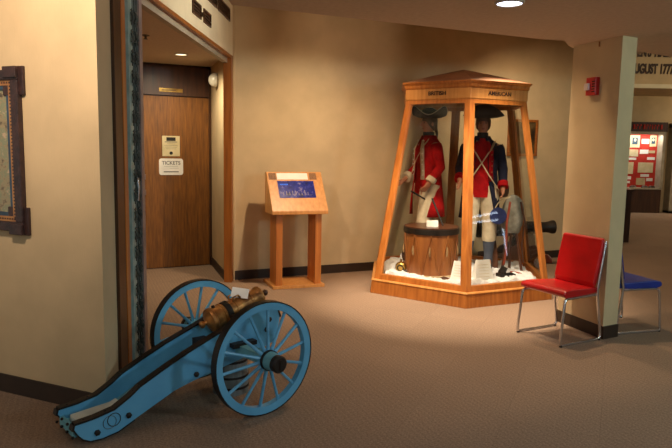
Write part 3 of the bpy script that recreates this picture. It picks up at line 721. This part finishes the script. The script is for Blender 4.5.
    MB().loft([coatring(*q) for q in ((.56, .225, .20, 52), (.66, .215, .19, 46), (.80, .202, .170, 38), (.95, .184, .150, 30), (1.08, .172, .136, 26), (1.20, .184, .142, 22), (1.32, .190, .138, 20), (1.39, .160, .115, 18), (1.44, .095, .09, 20), (1.475, .078, .078, 24))], closed=False).build('coat', P['coat'], t, smooth=True, solid=.012)
    for s in (-1, 1):
        # lapel strip and turnback
        pts = [(-90+s*g, rx+.012, ry+.012, z) for z, rx, ry, g in ((1.42, .115, .10, 24), (1.32, .190, .138, 27), (1.20, .184, .142, 30), (1.08, .172, .136, 33), (.98, .18, .146, 36))]
        mb = MB()
        def lp(g, rx, ry, z): return Vector((rx*cos(RD(g)), .005+ry*sin(RD(g)), z))
        mb.loft([[lp(g-s*7, a, b, z), lp(g+s*9, a, b, z)] for g, a, b, z in pts], closed=False)
        mb.build('lapel', P['lapel'], t, smooth=True, solid=.008)
        mb = MB()
        for g, a, b, z in pts[:-1]:
            for q in (0, .5):
                mb.ball(lp(g+s*3, a+.008, b+.008, z-.1*q), .0075, seg=8)
        mb.build('buttons', 'brass' if P['coat'] == 'navy' else 'white', t)
        A_ = J['arm'+('L' if s > 0 else 'R')]; sh = Vector((s*.165, .005, 1.375)); el, wr = Vector(A_[0]), Vector(A_[1])
        MB().tube([sh, sh.lerp(el, .15), sh.lerp(el, .6), el, el.lerp(wr, .5), el.lerp(wr, .86)], [.062, .070, .062, .055, .050, .046], 18).build('sleeve', P['coat'], t, smooth=True)
        MB().tube([el.lerp(wr, .68), el.lerp(wr, .96)], [.056, .060], 18).build('cuff', P['cuff'], t, smooth=True)
        # breeches and gaiters
        L_ = J['leg'+('L' if s > 0 else 'R')]; hp = Vector((s*.09, 0, .92)); kn_ = Vector(L_[0]); an = Vector(L_[1])
        MB().tube([hp, hp.lerp(kn_, .3), hp.lerp(kn_, .7), kn_, kn_.lerp(an, P['brk'])], [.115, .110, .092, .080, .078], 18).build('breeches', 'linen', t, smooth=True)
        MB().tube([kn_.lerp(an, P['brk']-.05), kn_.lerp(an, P['brk']+.1), kn_.lerp(an, .85), an+Vector((0, 0, -.02))], [.068, .066, .048, .052], 18).build('gaiter', P['gaiter'], t, smooth=True)
        MB().tube([an+Vector((0, .05, -.045)), an+Vector((0, 0, -.03)), an+Vector((s*.008, -.09, -.052)), an+Vector((s*.014, -.17, -.062))], [.034, .050, .040, .026], 14).build('shoe', 'black', t, smooth=True)
    # crossed belts
    for s in P['belts']:
        pts = [Vector((s*.13, -.075, 1.42)), Vector((s*.10, -.128, 1.34)), Vector((0, -.160, 1.18)), Vector((-s*.10, -.158, 1.02)), Vector((-s*.185, -.10, .90))]
        mb = MB(); mb.loft([[p+Vector((-.018, 0, -.018*s)), p+Vector((.018, 0, .018*s))] for p in pts], closed=False)
        mb.build('cross_belt', 'strap', t, solid=.006)
    # cocked hat
    n = 36
    for_ = P['hat']
    mb = MB(); r1, r2 = [], []
    for i in range(n):
        a = 2*pi*i/n; w = for_['w']; d = for_['d']
        lift = for_['lift']*(.5+.5*cos(a*for_['lobes']+pi*(for_['lobes']-1)/2*0+for_['ph']))
        r1.append(Vector((.088*cos(a), .10*sin(a)+.0, 1.675)))
        r2.append(Vector((w*cos(a), d*sin(a), 1.70+lift)))
    crown = MB().loft([ell(1.672, .086, .10), ell(1.72, .086, .098), ell(1.765, .074, .085), ell(1.785, .03, .035)])
    crown.build('hat_crown', 'black', t, smooth=True)
    mb.loft([r1, [a.lerp(b, .5)+Vector((0, 0, -.005)) for a, b in zip(r1, r2)], r2], cap=False); mb.build('hat_brim', 'black', t, smooth=True, solid=.007)
    MB().tube([p+Vector((0, 0, .001)) for p in r2], .005, 6, closed=True).build('hat_lace', P['lace'], t)
    return t
red = soldier('mannequin', 'mannequin in a red soldier coat and black tricorn standing behind the drum', (CC.x-.31, CC.y+.30, .19), RD(-70),
    dict(brk=.15, coat='redcloth', vest='redcloth', lapel='linen', cuff='linen', gaiter='linen', lace='linen', belts=(1,),
         hat=dict(w=.19, d=.20, lift=.10, lobes=3, ph=RD(-90)),
         joints=dict(legL=((.12, -.10, .48), (.13, .02, .08)), legR=((-.10, -.03, .49), (-.11, .07, .08)),
                     armL=((.245, .03, 1.12), (.235, -.10, .95), (0, -1, .3)), armR=((-.23, -.02, 1.10), (-.14, -.21, .98), (0, .3, 1)))))
amer = soldier('mannequin', 'mannequin in a dark blue soldier coat with red facings and white cross belts', (CC.x+.27, CC.y+.14, .19), RD(-12),
    dict(brk=.42, coat='navy', vest='redcloth', lapel='redcloth', cuff='redcloth', gaiter='grey', lace='black', belts=(1, -1),
         hat=dict(w=.22, d=.16, lift=.11, lobes=2, ph=pi),
         joints=dict(legL=((.115, -.05, .49), (.12, .03, .08)), legR=((-.10, -.06, .49), (-.12, .02, .08)),
                     armL=((.235, .02, 1.11), (.24, -.10, .91), (0, -1, 0)), armR=((-.235, .0, 1.12), (-.23, -.17, .99), (0, 0, 1)))))
# apron-like flap of the white breeches below the coat
def on(tobj, v): return Matrix.Translation(tobj.location)@Matrix.Rotation(tobj.rotation_euler.z, 4, 'Z')@Vector(v)
# canteen & cartridge boxes
def wearbox(tobj, label, v):
    b = thing('cartridge_box', label, 'box', on(tobj, v), tobj.rotation_euler.z+RD(70))
    MB().box((-.09, -.032, 0), (.09, .032, .11), bev=.01).build('box', 'stick', b); MB().box((-.095, -.040, .03), (.095, -.033, .125), bev=.003).build('flap', 'darkwood', b)
wearbox(amer, 'brown leather cartridge box at the hip of the blue-coated mannequin', (.25, .055, .80))
# muskets
def musket(label, base, tip, rot=0):
    t = thing('musket', label, 'musket', base)
    d = (Vector(tip)-Vector(base)); L_ = d.length; d.normalize(); q = Vector((0, 0, 1)).rotation_difference(d).to_matrix().to_4x4()@Matrix.Rotation(rot, 4, 'Z')
    mb = MB(); sec = lambda z, w, dp, oy=0: [Vector((w*a, oy+dp*b, z)) for a, b in ((-1, -1), (1, -1), (1, 1), (-1, 1))]
    mb.loft([sec(0, .018, .055, .01), sec(.10, .019, .048, .006), sec(.24, .016, .028, -.002), sec(.33, .015, .02, 0), sec(.42, .018, .026, 0), sec(.60, .016, .020, 0), sec(L_*.88, .011, .012, 0)]); mb.xf(q); mb.build('stock', 'stick', t, bevel=.004)
    MB().cyl((0, -.016, .38), (0, -.014, L_), .0095, .008, 12).xf(q).build('barrel', 'steel', t, smooth=True)
    MB().box((.015, -.02, .36), (.024, .012, .46), bev=.002).xf(q).build('lock', 'steel', t)
    MB().tube([(.02, -.02, .42), (.03, -.05, .43), (.026, -.055, .45)], .006, 6).xf(q).build('hammer', 'steel', t)
    MB().tube([(0, .02, .34), (0, .05, .36), (0, .05, .40), (0, .02, .43)], .004, 6).xf(q).build('trigger_guard', 'brass', t)
    for z in (.66, .86, L_*.86): MB().cyl((0, -.004, z), (0, -.004, z+.02), .021, seg=12).xf(q).build('band', 'brass', t)
    return t
sx = lambda x, y: CC+Vector((x, y, snowz(x, y)-.02))
b0 = sx(.47, .12)
musket('musket standing upright beside the blue-coated mannequin', b0+Vector((.0, .03, .0)), b0+Vector((-.06, .03, 1.30)), RD(90))
# drum
dr = thing('field_drum', 'wooden field drum with dark rims and rope tension standing in the cotton snow', 'drum', (1.035, 6.78, .152), RD(10)); dr.scale = (1.05, 1.05, 1.07)
MB().lathe([(0, 0), (.272, 0), (.272, .44), (0, .44)], seg=48).build('shell', 'drum', dr, smooth=True)
for z0, z1, nm in ((.0, .035, 'lower_hoop'), (.435, .49, 'upper_hoop')):
    MB().lathe([(.268, z0), (.284, z0), (.287, (z0+z1)/2), (.284, z1), (.268, z1)], seg=48).build(nm, 'iron' if z0 else 'strap', dr, smooth=True)
MB().lathe([(.266, .490), (.278, .492), (.278, .502), (.266, .502)], seg=48).build('hoop_edge', 'stick', dr, smooth=True)
MB().lathe([(0, .46), (.27, .46), (.27, .478), (0, .478)], seg=40).build('drum_head', 'hide', dr, smooth=True)
mb = MB(); n = 10
for k in range(n):
    a, b = 2*pi*k/n, 2*pi*(k+.5)/n; c_ = 2*pi*(k+1)/n
    for p, q in ((a, b), (b, c_)):
        u, v = (.435, .035) if p == a else (.035, .435)
        mb.tube([(.281*cos(p), .281*sin(p), u), (.277*cos((p+q)/2), .277*sin((p+q)/2), (u+v)/2), (.281*cos(q), .281*sin(q), v)], .0042, 6)
mb.build('tension_rope', 'drum', dr)
for k in range(n):
    a = 2*pi*(k+.0)/n-.04
    MB().tube([(.287*cos(a), .287*sin(a), .32), (.289*cos(a), .289*sin(a), .27), (.286*cos(a), .286*sin(a), .23)], [.005, .011, .008], 8).build('rope_tug', 'rope', dr)
# drumsticks
for lab, a, b in (('dark drumstick leaning up from the drum rim toward the red-coated mannequin', (.14, -.02, .50), (.02, .16, .82)), ('dark drumstick held in the red-coated mannequin\'s forward hand', (-.02, .30, .79), (-.22, .10, .90))):
    t = thing('drumstick', lab, 'drumstick', Vector(dr.location)+Vector(a))
    d = Vector(b)-Vector(a)
    MB().tube([Vector((0, 0, 0)), d*.04, d*.08, d*.9, d], [.006, .012, .007, .011, .009], 10).build('stick', 'print', t, smooth=True)
# cards
def tent(name, label, p, rz, w, h, th=RD(14), m='white', d=.002):
    t = thing(name, label, 'card', p, rz); s = sin(th); c_ = cos(th)
    MB().prism([(0, 0), (h*s, h*c_), (h*s*2-.0, 0), (h*s*2-d*2, 0), (h*s, h*c_-d*4), (d*2, 0)], lambda u, v, q: Vector((q, u, v)), -w/2, w/2).build('folded_card', m, t)
    return t
tent('label_card', 'small white folded card standing on the drum head', Vector((1.03, 6.66, .666)), RD(5), .125, .095)
def trap(label, p, rz, w0, w1, h):
    t = thing('label_card', label, 'card', p, rz)
    MB().hexa([Vector(q) for q in ((-w0/2, 0, 0), (w0/2, 0, 0), (w0/2, .10, 0), (-w0/2, .10, 0), (-w1/2, .055, h), (w1/2, .055, h), (w1/2, .06, h), (-w1/2, .06, h))]).build('card', 'white', t, bevel=.002)
    mb = MB(); n_ = Vector((0, -h, .055)).normalized()
    for k in range(5): 
        f = .25+.13*k; mb.box((-w1*.36, .055*f-.002, h*f), (w1*.36, .055*f-.0005, h*f+.003))
    mb.build('text_lines', 'cream', t)
    return t
trap('white tapered label block beside the drum at the front corner post', sx(-.10, -.62), RD(-30), .16, .12, .20)
trap('larger white tapered label block in the right-hand pane below the blue-coated mannequin', sx(.20, -.56), RD(22), .23, .17, .23)
trap('white label card at the far left of the drum', sx(-.62, -.10), RD(-40), .13, .10, .20)
# brass lantern/canteen lying at left
rd = thing('brass_canteen', 'round brass canteen lying in the cotton snow at the left corner of the case', 'canteen', sx(-.64, -.26)+Vector((0, 0, .06)), RD(-20))
MB().lathe([(0, -.028), (.05, -.026), (.062, -.012), (.064, 0), (.062, .012), (.05, .026), (0, .028)], (0, 0, 0), (0, 1, .25), 28).build('body', 'brass', rd, smooth=True)
MB().cyl((0, 0, .06), (0, 0, .09), .012, seg=12).build('spout', 'brass', rd)
MB().lathe([(.030, .027), (.036, .031), (.040, .027)], (0, 0, 0), (0, -1, -.25), 24).build('ring', 'iron', rd, smooth=True)
bs = thing('bayonet', 'thin steel bayonet lying in the snow between the canteen and drum', 'bayonet', sx(-.52, -.33)+Vector((0, 0, .035)), RD(-22))
MB().tube([(-.06, 0, 0), (.02, 0, .004), (.16, 0, 0), (.2, 0, -.004)], [.010, .008, .006, .002], 8).build('blade', 'steel', bs); MB().cyl((-.10, 0, 0), (-.05, 0, 0), .014, seg=12).build('socket', 'steel', bs)
hn = thing('powder_horn', 'curved dark powder horn hung on the left side of the drum', 'powder horn', Vector((.755, 6.79, .33)))
MB().tube([(0, 0, .12), (-.014, -.01, .09), (-.02, -.02, .05), (-.012, -.03, .01), (.0, -.035, -.02)], [.006, .012, .017, .020, .018], 10).build('horn', 'darkwood', hn, smooth=True)
# dark iron block lock & tools in the right-hand pane
fb = thing('iron_swivel_block', 'small black iron block mortar lying on the snow in the right pane', 'mortar', sx(.42, -.42)+Vector((0, 0, .03)), RD(25))
MB().box((-.06, -.045, -.01), (.05, .045, .03), bev=.008).build('bed', 'iron', fb)
MB().lathe([(0, -.03), (.035, -.03), (.04, 0), (.034, .04), (.038, .055), (.022, .055), (.02, .02), (0, .02)], (-.01, 0, .045), (.35, -.2, .9), 20).build('tube', 'iron', fb, smooth=True)
MB().tube([(.05, 0, .01), (.10, -.01, .012), (.16, -.005, 0)], [.016, .020, .010], 10).build('handle', 'iron', fb, smooth=True)
for i, (x, y, lab) in enumerate(((.38, -.30, 'left-hand of the brown bark sticks scattered on the snow'), (.50, -.34, 'middle of the brown bark sticks scattered on the snow'), (.60, -.27, 'right-hand of the brown bark sticks scattered on the snow'))):
    k = thing('kindling_stick', lab, 'stick', sx(x, y)+Vector((0, 0, .028)), RD(30+50*i)); MB().tube([(-.07, 0, 0), (0, .006, .006), (.07, 0, 0)], [.008, .010, .006], 8).build('stick', 'redwood', k)
lg = MB().tube([(-.05, 0, .0), (.0, .01, .012), (.07, 0, 0)], [.012, .018, .010], 8).build('bark_piece', 'stick', loc=sx(-.22, -.52)+Vector((0, 0, .03))); tag(lg, 'small brown bark piece on the snow in front of the drum', 'bark')
# stack of three poles with canvas haversack and blue canteen
st = sx(.62, .02)
apx = CC+Vector((.61, .05, 1.02))
for i, (dx, dy, lab) in enumerate(((-.12, -.08, 'leftmost pole of the three-pole musket stack in the right pane'), (.10, -.10, 'rightmost pole of the three-pole musket stack in the right pane'), (.02, .12, 'rear pole of the three-pole musket stack in the right pane'))):
    p = thing('stacking_pole', lab, 'pole', Vector((st.x+dx, st.y+dy, snowz(.62+dx, .02+dy)-.02)), group='musket stack poles')
    e = apx+Vector((-dx*.10, -dy*.10, .0))-p.location; MB().tube([Vector((0, 0, 0)), e*.5, e], [.017, .013, .010], 8).build('pole', 'stick', p)
hb = thing('haversack', 'pale grey canvas haversack draped over the top of the pole stack', 'bag', Vector((st.x, st.y+.02, .70)))
def hr(z, r, k=0): return [Vector((r*(1+.10*sin(5*a+z*9))*cos(a), .8*r*(1+.10*sin(4*a+z*7))*sin(a), z)) for a in [2*pi*i/28 for i in range(28)]]
MB().loft([hr(-.10, .085), hr(-.02, .115), hr(.10, .12), hr(.20, .11), hr(.27, .085), hr(.31, .045), hr(.325, .012)]).build('bag', 'canvas', hb, smooth=True)
MB().tube([(.07, -.05, .25), (.11, -.09, .05), (.09, -.10, -.25), (.12, -.09, -.42)], .011, 8).build('hanging_strap', 'stick', hb)
MB().tube([(-.05, -.06, .25), (-.09, -.10, .0), (-.08, -.10, -.30), (-.10, -.10, -.45)], .013, 8).build('hanging_strap', 'redwood', hb)
cn = thing('wooden_canteen', 'round dark blue canteen hanging left of the canvas haversack', 'canteen', Vector((st.x-.175, st.y-.03, .66)))
MB().lathe([(0, -.035), (.088, -.035), (.092, -.02), (.092, .02), (.088, .035), (0, .035)], (0, 0, .13), (.2, 1, 0), 32).build('body', pmat('canteen_blue', (38, 54, 112), .5, c2=(28, 40, 88)), cn, smooth=True)
MB().tube([(-.05, 0, .20), (.02, .02, .30), (.15, .03, .345)], .006, 6).build('strap', 'strap', cn)

# ------------------------------------------------------------------ small cannon behind the case
nc = thing('naval_cannon', 'dark iron cannon on a low reddish wooden carriage behind the glass case', 'cannon', (2.70, 8.22, 0), RD(8))
MB().lathe([(0, -.98), (.03, -.97), (.035, -.94), (.02, -.91), (.05, -.90), (.105, -.88), (.11, -.80), (.10, -.78), (.098, -.5), (.105, -.49), (.105, -.46), (.09, -.45), (.082, -.1), (.086, -.06), (.074, -.05), (.068, .05), (.075, .10), (.088, .14), (.088, .17), (.06, .18), (.04, .18), (.038, .12), (0, .12)], (0, 0, .52), (1, 0, .03), 32).build('barrel', 'iron', nc, smooth=True)
for s in (-1, 1):
    MB().prism([(-.80, .10), (-.04, .10), (-.04, .20), (-.14, .30), (-.16, .44), (-.30, .44), (-.36, .32), (-.50, .26), (-.56, .20), (-.80, .18)], lambda u, v, d: Vector((u, d, v)), s*.13-.02, s*.13+.02).build('carriage_cheek', 'stick', nc, bevel=.004)
    for u in (-.10, -.66): MB().lathe([(0, -.025), (.08, -.025), (.08, .025), (0, .025)], (u, s*.20, .08), (0, 1, 0), 28).build('truck_wheel', 'stick', nc)
for u in (-.10, -.66): MB().box((u-.03, -.23, .06), (u+.03, .23, .11)).build('axle_beam', 'stick', nc)
MB().box((-.26, -.11, .13), (-.22, .11, .40)).build('transom', 'stick', nc)
MB().cyl((-.22, -.17, .46), (-.22, .17, .46), .035, seg=16).build('trunnion', 'iron', nc)
rk = thing('wooden_chock', 'low reddish wooden chock on the carpet beyond the case at the back wall', 'chock', (2.885, 8.50, 0), RD(-20))
MB().prism([(-.08, 0), (.08, 0), (.07, .06), (.02, .11), (-.05, .12), (-.08, .06)], lambda u, v, d: Vector((u, d, v)), -.05, .05).build('chock', 'redwood', rk, bevel=.01)

# framed picture on the back wall behind the case
pt = thing('framed_picture', 'dim painting in an oak frame on the back wall behind the case', 'picture')
wc = WB0+wd*((Vector((2.736, 8.768, 0))-WB0).dot(wd)); T = frame_mat((wc.x, wc.y, 0), WD); pt.matrix_world = T@Matrix.Translation((0, 0, .001))
mb = MB(); ring(mb, -.50, 0, 1.44, 1.935, .035, 0, .03); mb.build('frame', 'trim', pt, bevel=.004)
MB().box((-.465, 1.475, 0), (-.035, 1.90, .012)).build('painting', 'picture', pt)

# ------------------------------------------------------------------ fire alarm on the pillar
pdir = (PL-PF).normalized(); pn = Vector((-pdir.y, pdir.x, 0)); 
if pn.x > 0: pn = -pn
fa = thing('fire_alarm', 'red wall fire alarm strobe with white lens high on the pillar', 'fire alarm')
fc = PF+pdir*.27; xv = -pdir
fa.matrix_world = Matrix(((xv.x, 0, pn.x, fc.x), (xv.y, 0, pn.y, fc.y), (0, 1, 0, 2.035), (0, 0, 0, 1)))
MB().box((-.055, -.07, 0), (.055, .075, .045), bev=.008).build('housing', 'alarm', fa)
MB().box((-.055, -.028, .045), (-.005, .028, .066), bev=.008).build('strobe_lens', 'lens', fa)
mb = MB()
for k in range(5): mb.box((.015+.0*k, -.045+.02*k, .045), (.05, -.037+.02*k, .047))
mb.build('horn_slots', 'print', fa)
hk = thing('ceiling_hook', 'tiny dark hook at the top of the pillar face below the ceiling', 'hook', PF+pdir*.24+pn*.001+Vector((0, 0, 2.35)))
MB().cyl((0, 0, 0), (0, 0, .04), .006, seg=8).xf(Matrix.Translation(pn*.008)).build('hook', 'trim', hk)

# ------------------------------------------------------------------ sled-base chairs
def chair(label, loc, deg, vinyl):
    # front towards local +X
    t = thing('chair', label, 'chair', loc, RD(deg))
    ft = .011
    for s in (-1, 1):
        y = s*.225
        P_ = [(-.15, y*.93, .375), (.10, y*.93, .372), (.185, y*.95, .372), (.205, y*.97, .36), (.212, y*.98, .34), (.245, y, .035), (.240, y, .016), (.225, y, .0105), (-.17, y, .0105), (-.20, y, .014), (-.215, y, .035), (-.205, y, .10), (-.165, y*.98, .34), (-.160, y*.97, .40), (-.168, y*.96, .46), (-.225, y*.94, .76), (-.232, y*.93, .80)]
        MB().tube(P_, ft, 12).build('side_frame', 'chrome', t, smooth=True)
        for x in (.235, -.20): MB().lathe([(0, 0), (.013, 0), (.013, .012), (0, .012)], (x, y, 0), seg=12).build('foot_glide', 'iron', t)
        MB().lathe([(0, 0), (.009, 0), (.007, .006), (0, .007)], (-.213, y*.955, .70), (0, s, 0), 10).build('screw', 'chrome', t)
    MB().cyl((.06, -.21, .372), (.06, .21, .372), .009, seg=10).build('cross_bar', 'chrome', t)
    # seat pad: side outline swept across, waterfall front
    sp = [(-.185, .385), (-.185, .43), (-.10, .432), (.05, .440), (.17, .443), (.215, .436), (.232, .418), (.228, .395), (.20, .383), (.05, .380)]
    def seatfn(u, v, d): 
        k = (u+.185)/.415; return Vector((u, d*(.86+.14*k), v))
    MB().prism(sp, seatfn, -.232, .232).build('seat', vinyl, t, bevel=.010)
    def bk(z, w, x, th): return [Vector((x+th/2, -w, z)), Vector((x+th/2+.004, 0, z)), Vector((x+th/2, w, z)), Vector((x-th/2, w, z)), Vector((x-th/2, 0, z)), Vector((x-th/2, -w, z))]
    MB().loft([bk(.43, .195, -.150, .030), bk(.47, .200, -.150, .042), bk(.60, .203, -.176, .040), bk(.74, .203, -.206, .036), bk(.81, .200, -.220, .032), bk(.825, .192, -.223, .020)]).build('backrest', vinyl, t, bevel=.009)
    return t
chair('red vinyl chair with chrome sled base standing against the pillar', (1.855, 5.055, 0), 209, 'redvinyl')
chair('blue vinyl chair with chrome sled base half hidden behind the pillar', (2.475, 5.375, 0), 17, 'bluevinyl')

# ------------------------------------------------------------------ far gallery
dc = thing('wall_showcase', 'shallow wall showcase with red backboard full of papers in the far gallery', 'display case', (0, 16.4, 0))
MB().box((7.0, -.30, .60), (8.30, 0, .64)).build('shelf', 'alu', dc)
MB().box((7.0, -.03, .64), (8.25, 0, 2.0)).build('backboard', 'redboard', dc)
mb = MB(); mb.box((8.24, -.30, .62), (8.31, 0, 2.06)); mb.box((7.0, -.30, 2.0), (8.24, 0, 2.06)); mb.build('frame', 'alu', dc)
MB().box((7.0, -.28, .0), (8.30, 0, .60)).build('base_cabinet', 'darkwood', dc)
MB().box((7.0, -.30, 2.06), (8.34, -.05, 2.30)).build('header_board', 'darkwood', dc)
mb = MB(); random.seed(5)
x = 7.45
while x < 8.15:
    w = random.choice((.03, .045, .06)); mb.box((x, -.305, 2.12), (x+w*.35, -.30, 2.24)); mb.box((x, -.305, 2.12 if random.random() < .5 else 2.2), (x+w, -.30, 2.24)); x += w+.03
mb.build('lettering', 'redboard', dc)
papers = [(7.46, 7.50, 1.82, 1.95, 'white'), (7.53, 7.78, 1.66, 1.98, 'cream'), (7.83, 8.02, 1.76, 1.88, 'white'), (8.04, 8.21, 1.69, 1.98, 'cream'), (7.46, 7.49, 1.62, 1.75, 'white'), (7.51, 7.76, 1.43, 1.61, 'cream'), (7.80, 8.02, 1.50, 1.61, 'white'), (8.03, 8.19, 1.52, 1.59, 'hide'), (7.53, 7.72, 1.34, 1.40, 'white'), (8.00, 8.20, 1.35, 1.42, 'white'), (7.40, 7.66, .98, 1.28, 'cream'), (7.78, 8.17, 1.02, 1.28, 'cream'), (7.86, 8.08, .91, .98, 'white'), (7.45, 7.62, .84, .92, 'white'), (7.76, 7.99, .70, .88, 'hide'), (8.02, 8.18, .80, .88, 'white'), (7.45, 7.60, .74, .80, 'white')]
plab = ['narrow white slip at the upper left edge of the red board', 'cream sheet with a dark portrait at the upper left of the red board', 'white caption between the two portraits on the red board', 'cream sheet with a dark portrait at the upper right of the red board', 'narrow white slip, second down at the left edge of the red board', 'tan letter under the upper left portrait on the red board', 'white caption right of the small tan letter on the red board', 'small buff strip under the upper right portrait on the red board', 'small white caption under the tan letter on the red board', 'small white caption above the large tan document on the red board', 'tall tan document at the middle left of the red board', 'wide tan document at the middle right of the red board', 'white caption under the wide tan document on the red board', 'upper of two white captions at the lower left of the red board', 'buff sheet at the bottom middle of the red board', 'white caption at the lower right corner of the red board', 'lower of two white captions at the lower left of the red board']
for (x0, x1, z0, z1, m), lb in zip(papers, plab):
    t = thing('document', lb, 'document', (x0, 16.37, z0), group='papers on the red board')
    MB().box((0, -.006, 0), (x1-x0, 0, z1-z0)).build('sheet', m, t)
    if 'portrait' in lb and z1 > 1.9 and 'dark' in lb:
        w = x1-x0; h = z1-z0; MB().box((w*.22, -.009, h*.25), (w*.78, -.006, h*.8)).build('portrait', 'slate', t)
        MB().ball((w*.5, -.009, h*.6), .03, (1, .1, 1.3), 12).build('face', 'cream', t)
for i, (x, lb) in enumerate(((7.62, 'dark folded item at left on the showcase ledge'), (7.92, 'dark rounded item in the middle of the showcase ledge'), (8.1, 'small dark item at right on the showcase ledge'))):
    t = thing('artifact', lb, 'artifact', (x, 16.22, .64)); MB().loft([ell(0, .09, .05), ell(.03, .085, .05), ell(.055, .05, .03)]).build('body', 'darkwood', t, smooth=True)
# wall lettering in the header band
wl = thing('wall_lettering', 'dark block letters on the far header band reading AUGUST 1777', 'lettering', (0, 14.1, 0))
text_obj('lower_line', 'AUGUST 1777', .285, 'letter', wl, frame_mat((6.84, -.012, 3.34), 0), .012, .55, .010)
text_obj('upper_line', "EN'S TIMES", .285, 'letter', wl, frame_mat((6.88, -.012, 3.70), 0), .012, .55, .010)
# dark wooden stand beyond the pillar
pd = thing('wooden_stand', 'dark wooden stand glimpsed beyond the pillar in the far gallery', 'stand', (4.83, 10.62, 0))
MB().box((-.2, 0, 0), (.155, .35, .86), bev=.006).build('body', 'darkwood', pd); MB().box((-.22, -.02, .86), (.185, .37, .90), bev=.006).build('top', 'darkwood', pd)

# ------------------------------------------------------------------ lamps
def look(o, tgt):
    d = Vector(tgt)-o.location; o.rotation_euler = d.to_track_quat('-Z', 'Y').to_euler()
def spot(name, loc, tgt, w, ang, blend=.5, col=(1, .66, .36), r=.05):
    l = bpy.data.lights.new(name, 'SPOT'); l.energy = w; l.spot_size = RD(ang); l.spot_blend = blend; l.color = col; l.shadow_soft_size = r
    o = bpy.data.objects.new(name, l); COL.objects.link(o); o.location = loc; look(o, tgt); return o
def area(name, loc, tgt, w, sx_, sy_, col):
    l = bpy.data.lights.new(name, 'AREA'); l.shape = 'RECTANGLE'; l.size = sx_; l.size_y = sy_; l.energy = w; l.color = col
    o = bpy.data.objects.new(name, l); COL.objects.link(o); o.location = loc; look(o, tgt); return o
WARM = (1, .71, .44); WARM2 = (1, .82, .62); COOL = (.72, .90, 1.0); CG = (.66, .95, .68)
# track spots hidden in the raised slot
spot('track_spot_lectern', (.25, 5.6, 2.92), (-.35, 7.2, .6), 190, 95, 1, WARM)
spot('track_spot_case_left', (.55, 5.35, 2.92), (1.10, 6.10, 0), 340, 56, .6, WARM2)
spot('track_spot_case_right', (1.75, 5.62, 2.92), (1.65, 6.45, 0), 190, 60, .6, WARM2)
spot('track_spot_floor', (1.2, 5.35, 2.92), (1.0, 5.5, 0), 120, 110, 1, WARM)
spot('track_spot_pillar', (1.75, 6.55, 2.85), (2.2, 5.1, .7), 90, 90, .6, WARM)
spot('track_spot_back_right', (2.0, 7.0, 2.92), (3.0, 8.6, .6), 150, 110, 1, WARM)
# recess downlight and main downlight
spot('recess_downlight', (-1.68, 6.87, 2.44), (-1.9, 7.4, 0), 70, 150, .8, (1, .84, .58))
spot('main_downlight', (1.03, 3.96, 2.385), (1.03, 3.96, 0), 14, 120, .9, (.85, .90, 1))
# light washing the top of the left wall
spot('left_wall_spot', (-1.55, 1.9, 2.92), (-1.6, 3.5, 2.4), 235, 95, .9, (1, .77, .58), .1)
# fluorescent rows in the hall to the right (their reflections show in the case glass)
def tube_fixture(label, a, b, s=9):
    a, b = Vector(a), Vector(b); t = thing('fluorescent_fixture', label, 'ceiling light', a)
    d = b-a; MB().tube([Vector((0, 0, 0)), d], .03, 8).build('tube', emat('fluorescent_glow', (215, 232, 255), s), t)
    n = Vector((-d.y, d.x, 0)).normalized()*.07
    MB().hexa([p+Vector((0, 0, z)) for z in (.03, .062) for p in (-n, d-n, d+n, n)]).build('housing', 'white', t)
tube_fixture('fluorescent tube nearest the gallery pillar in the hall to the right', (10.65, .82, 2.34), (10.79, 1.87, 2.34))
tube_fixture('second fluorescent tube in the hall to the right', (11.45, .43, 2.34), (12.11, 1.25, 2.34))
tube_fixture('long fluorescent row running away through the hall to the right', (14.46, .25, 2.34), (24.2, -4.3, 2.34))
spot('hall_lamp_right', (4.4, 1.0, 2.36), (1.6, 3.6, .2), 270, 150, 1, COOL, .3)
spot('hall_lamp_near', (.9, -.8, 2.36), (-.2, 3.4, .2), 140, 150, 1, COOL, .3)
spot('hall_lamp_side', (4.2, 2.8, 2.36), (2.6, 5.2, .7), 75, 150, 1, CG, .2)
spot('slot_lamp_header', (.2, 5.0, 2.86), (-1.2, 5.3, 2.72), 55, 120, 1, (1, .93, .78), .08)
area('far_gallery_light', (7.6, 11.6, 4.2), (7.6, 12.5, 0), 65, 3, 2, (1, .80, .52))
spot('far_wall_fill', (11, 14.9, 2.8), (8, 16.4, 2.0), 160, 150, 1, (1, .80, .52))  # unseen fill added out of view to brighten the far wall
area('far_showcase_light', (7.7, 16.18, 1.99), (7.7, 16.38, .6), 9, 1.0, .06, (1, .95, .85))
w = bpy.data.worlds.new('world'); SC.world = w; w.use_nodes = True
w.node_tree.nodes['Background'].inputs[0].default_value = (.9, .85, .75, 1); w.node_tree.nodes['Background'].inputs[1].default_value = .6

SC.view_settings.view_transform = 'Standard'; SC.view_settings.look = 'None'; SC.view_settings.gamma = 1; SC.view_settings.exposure = .12
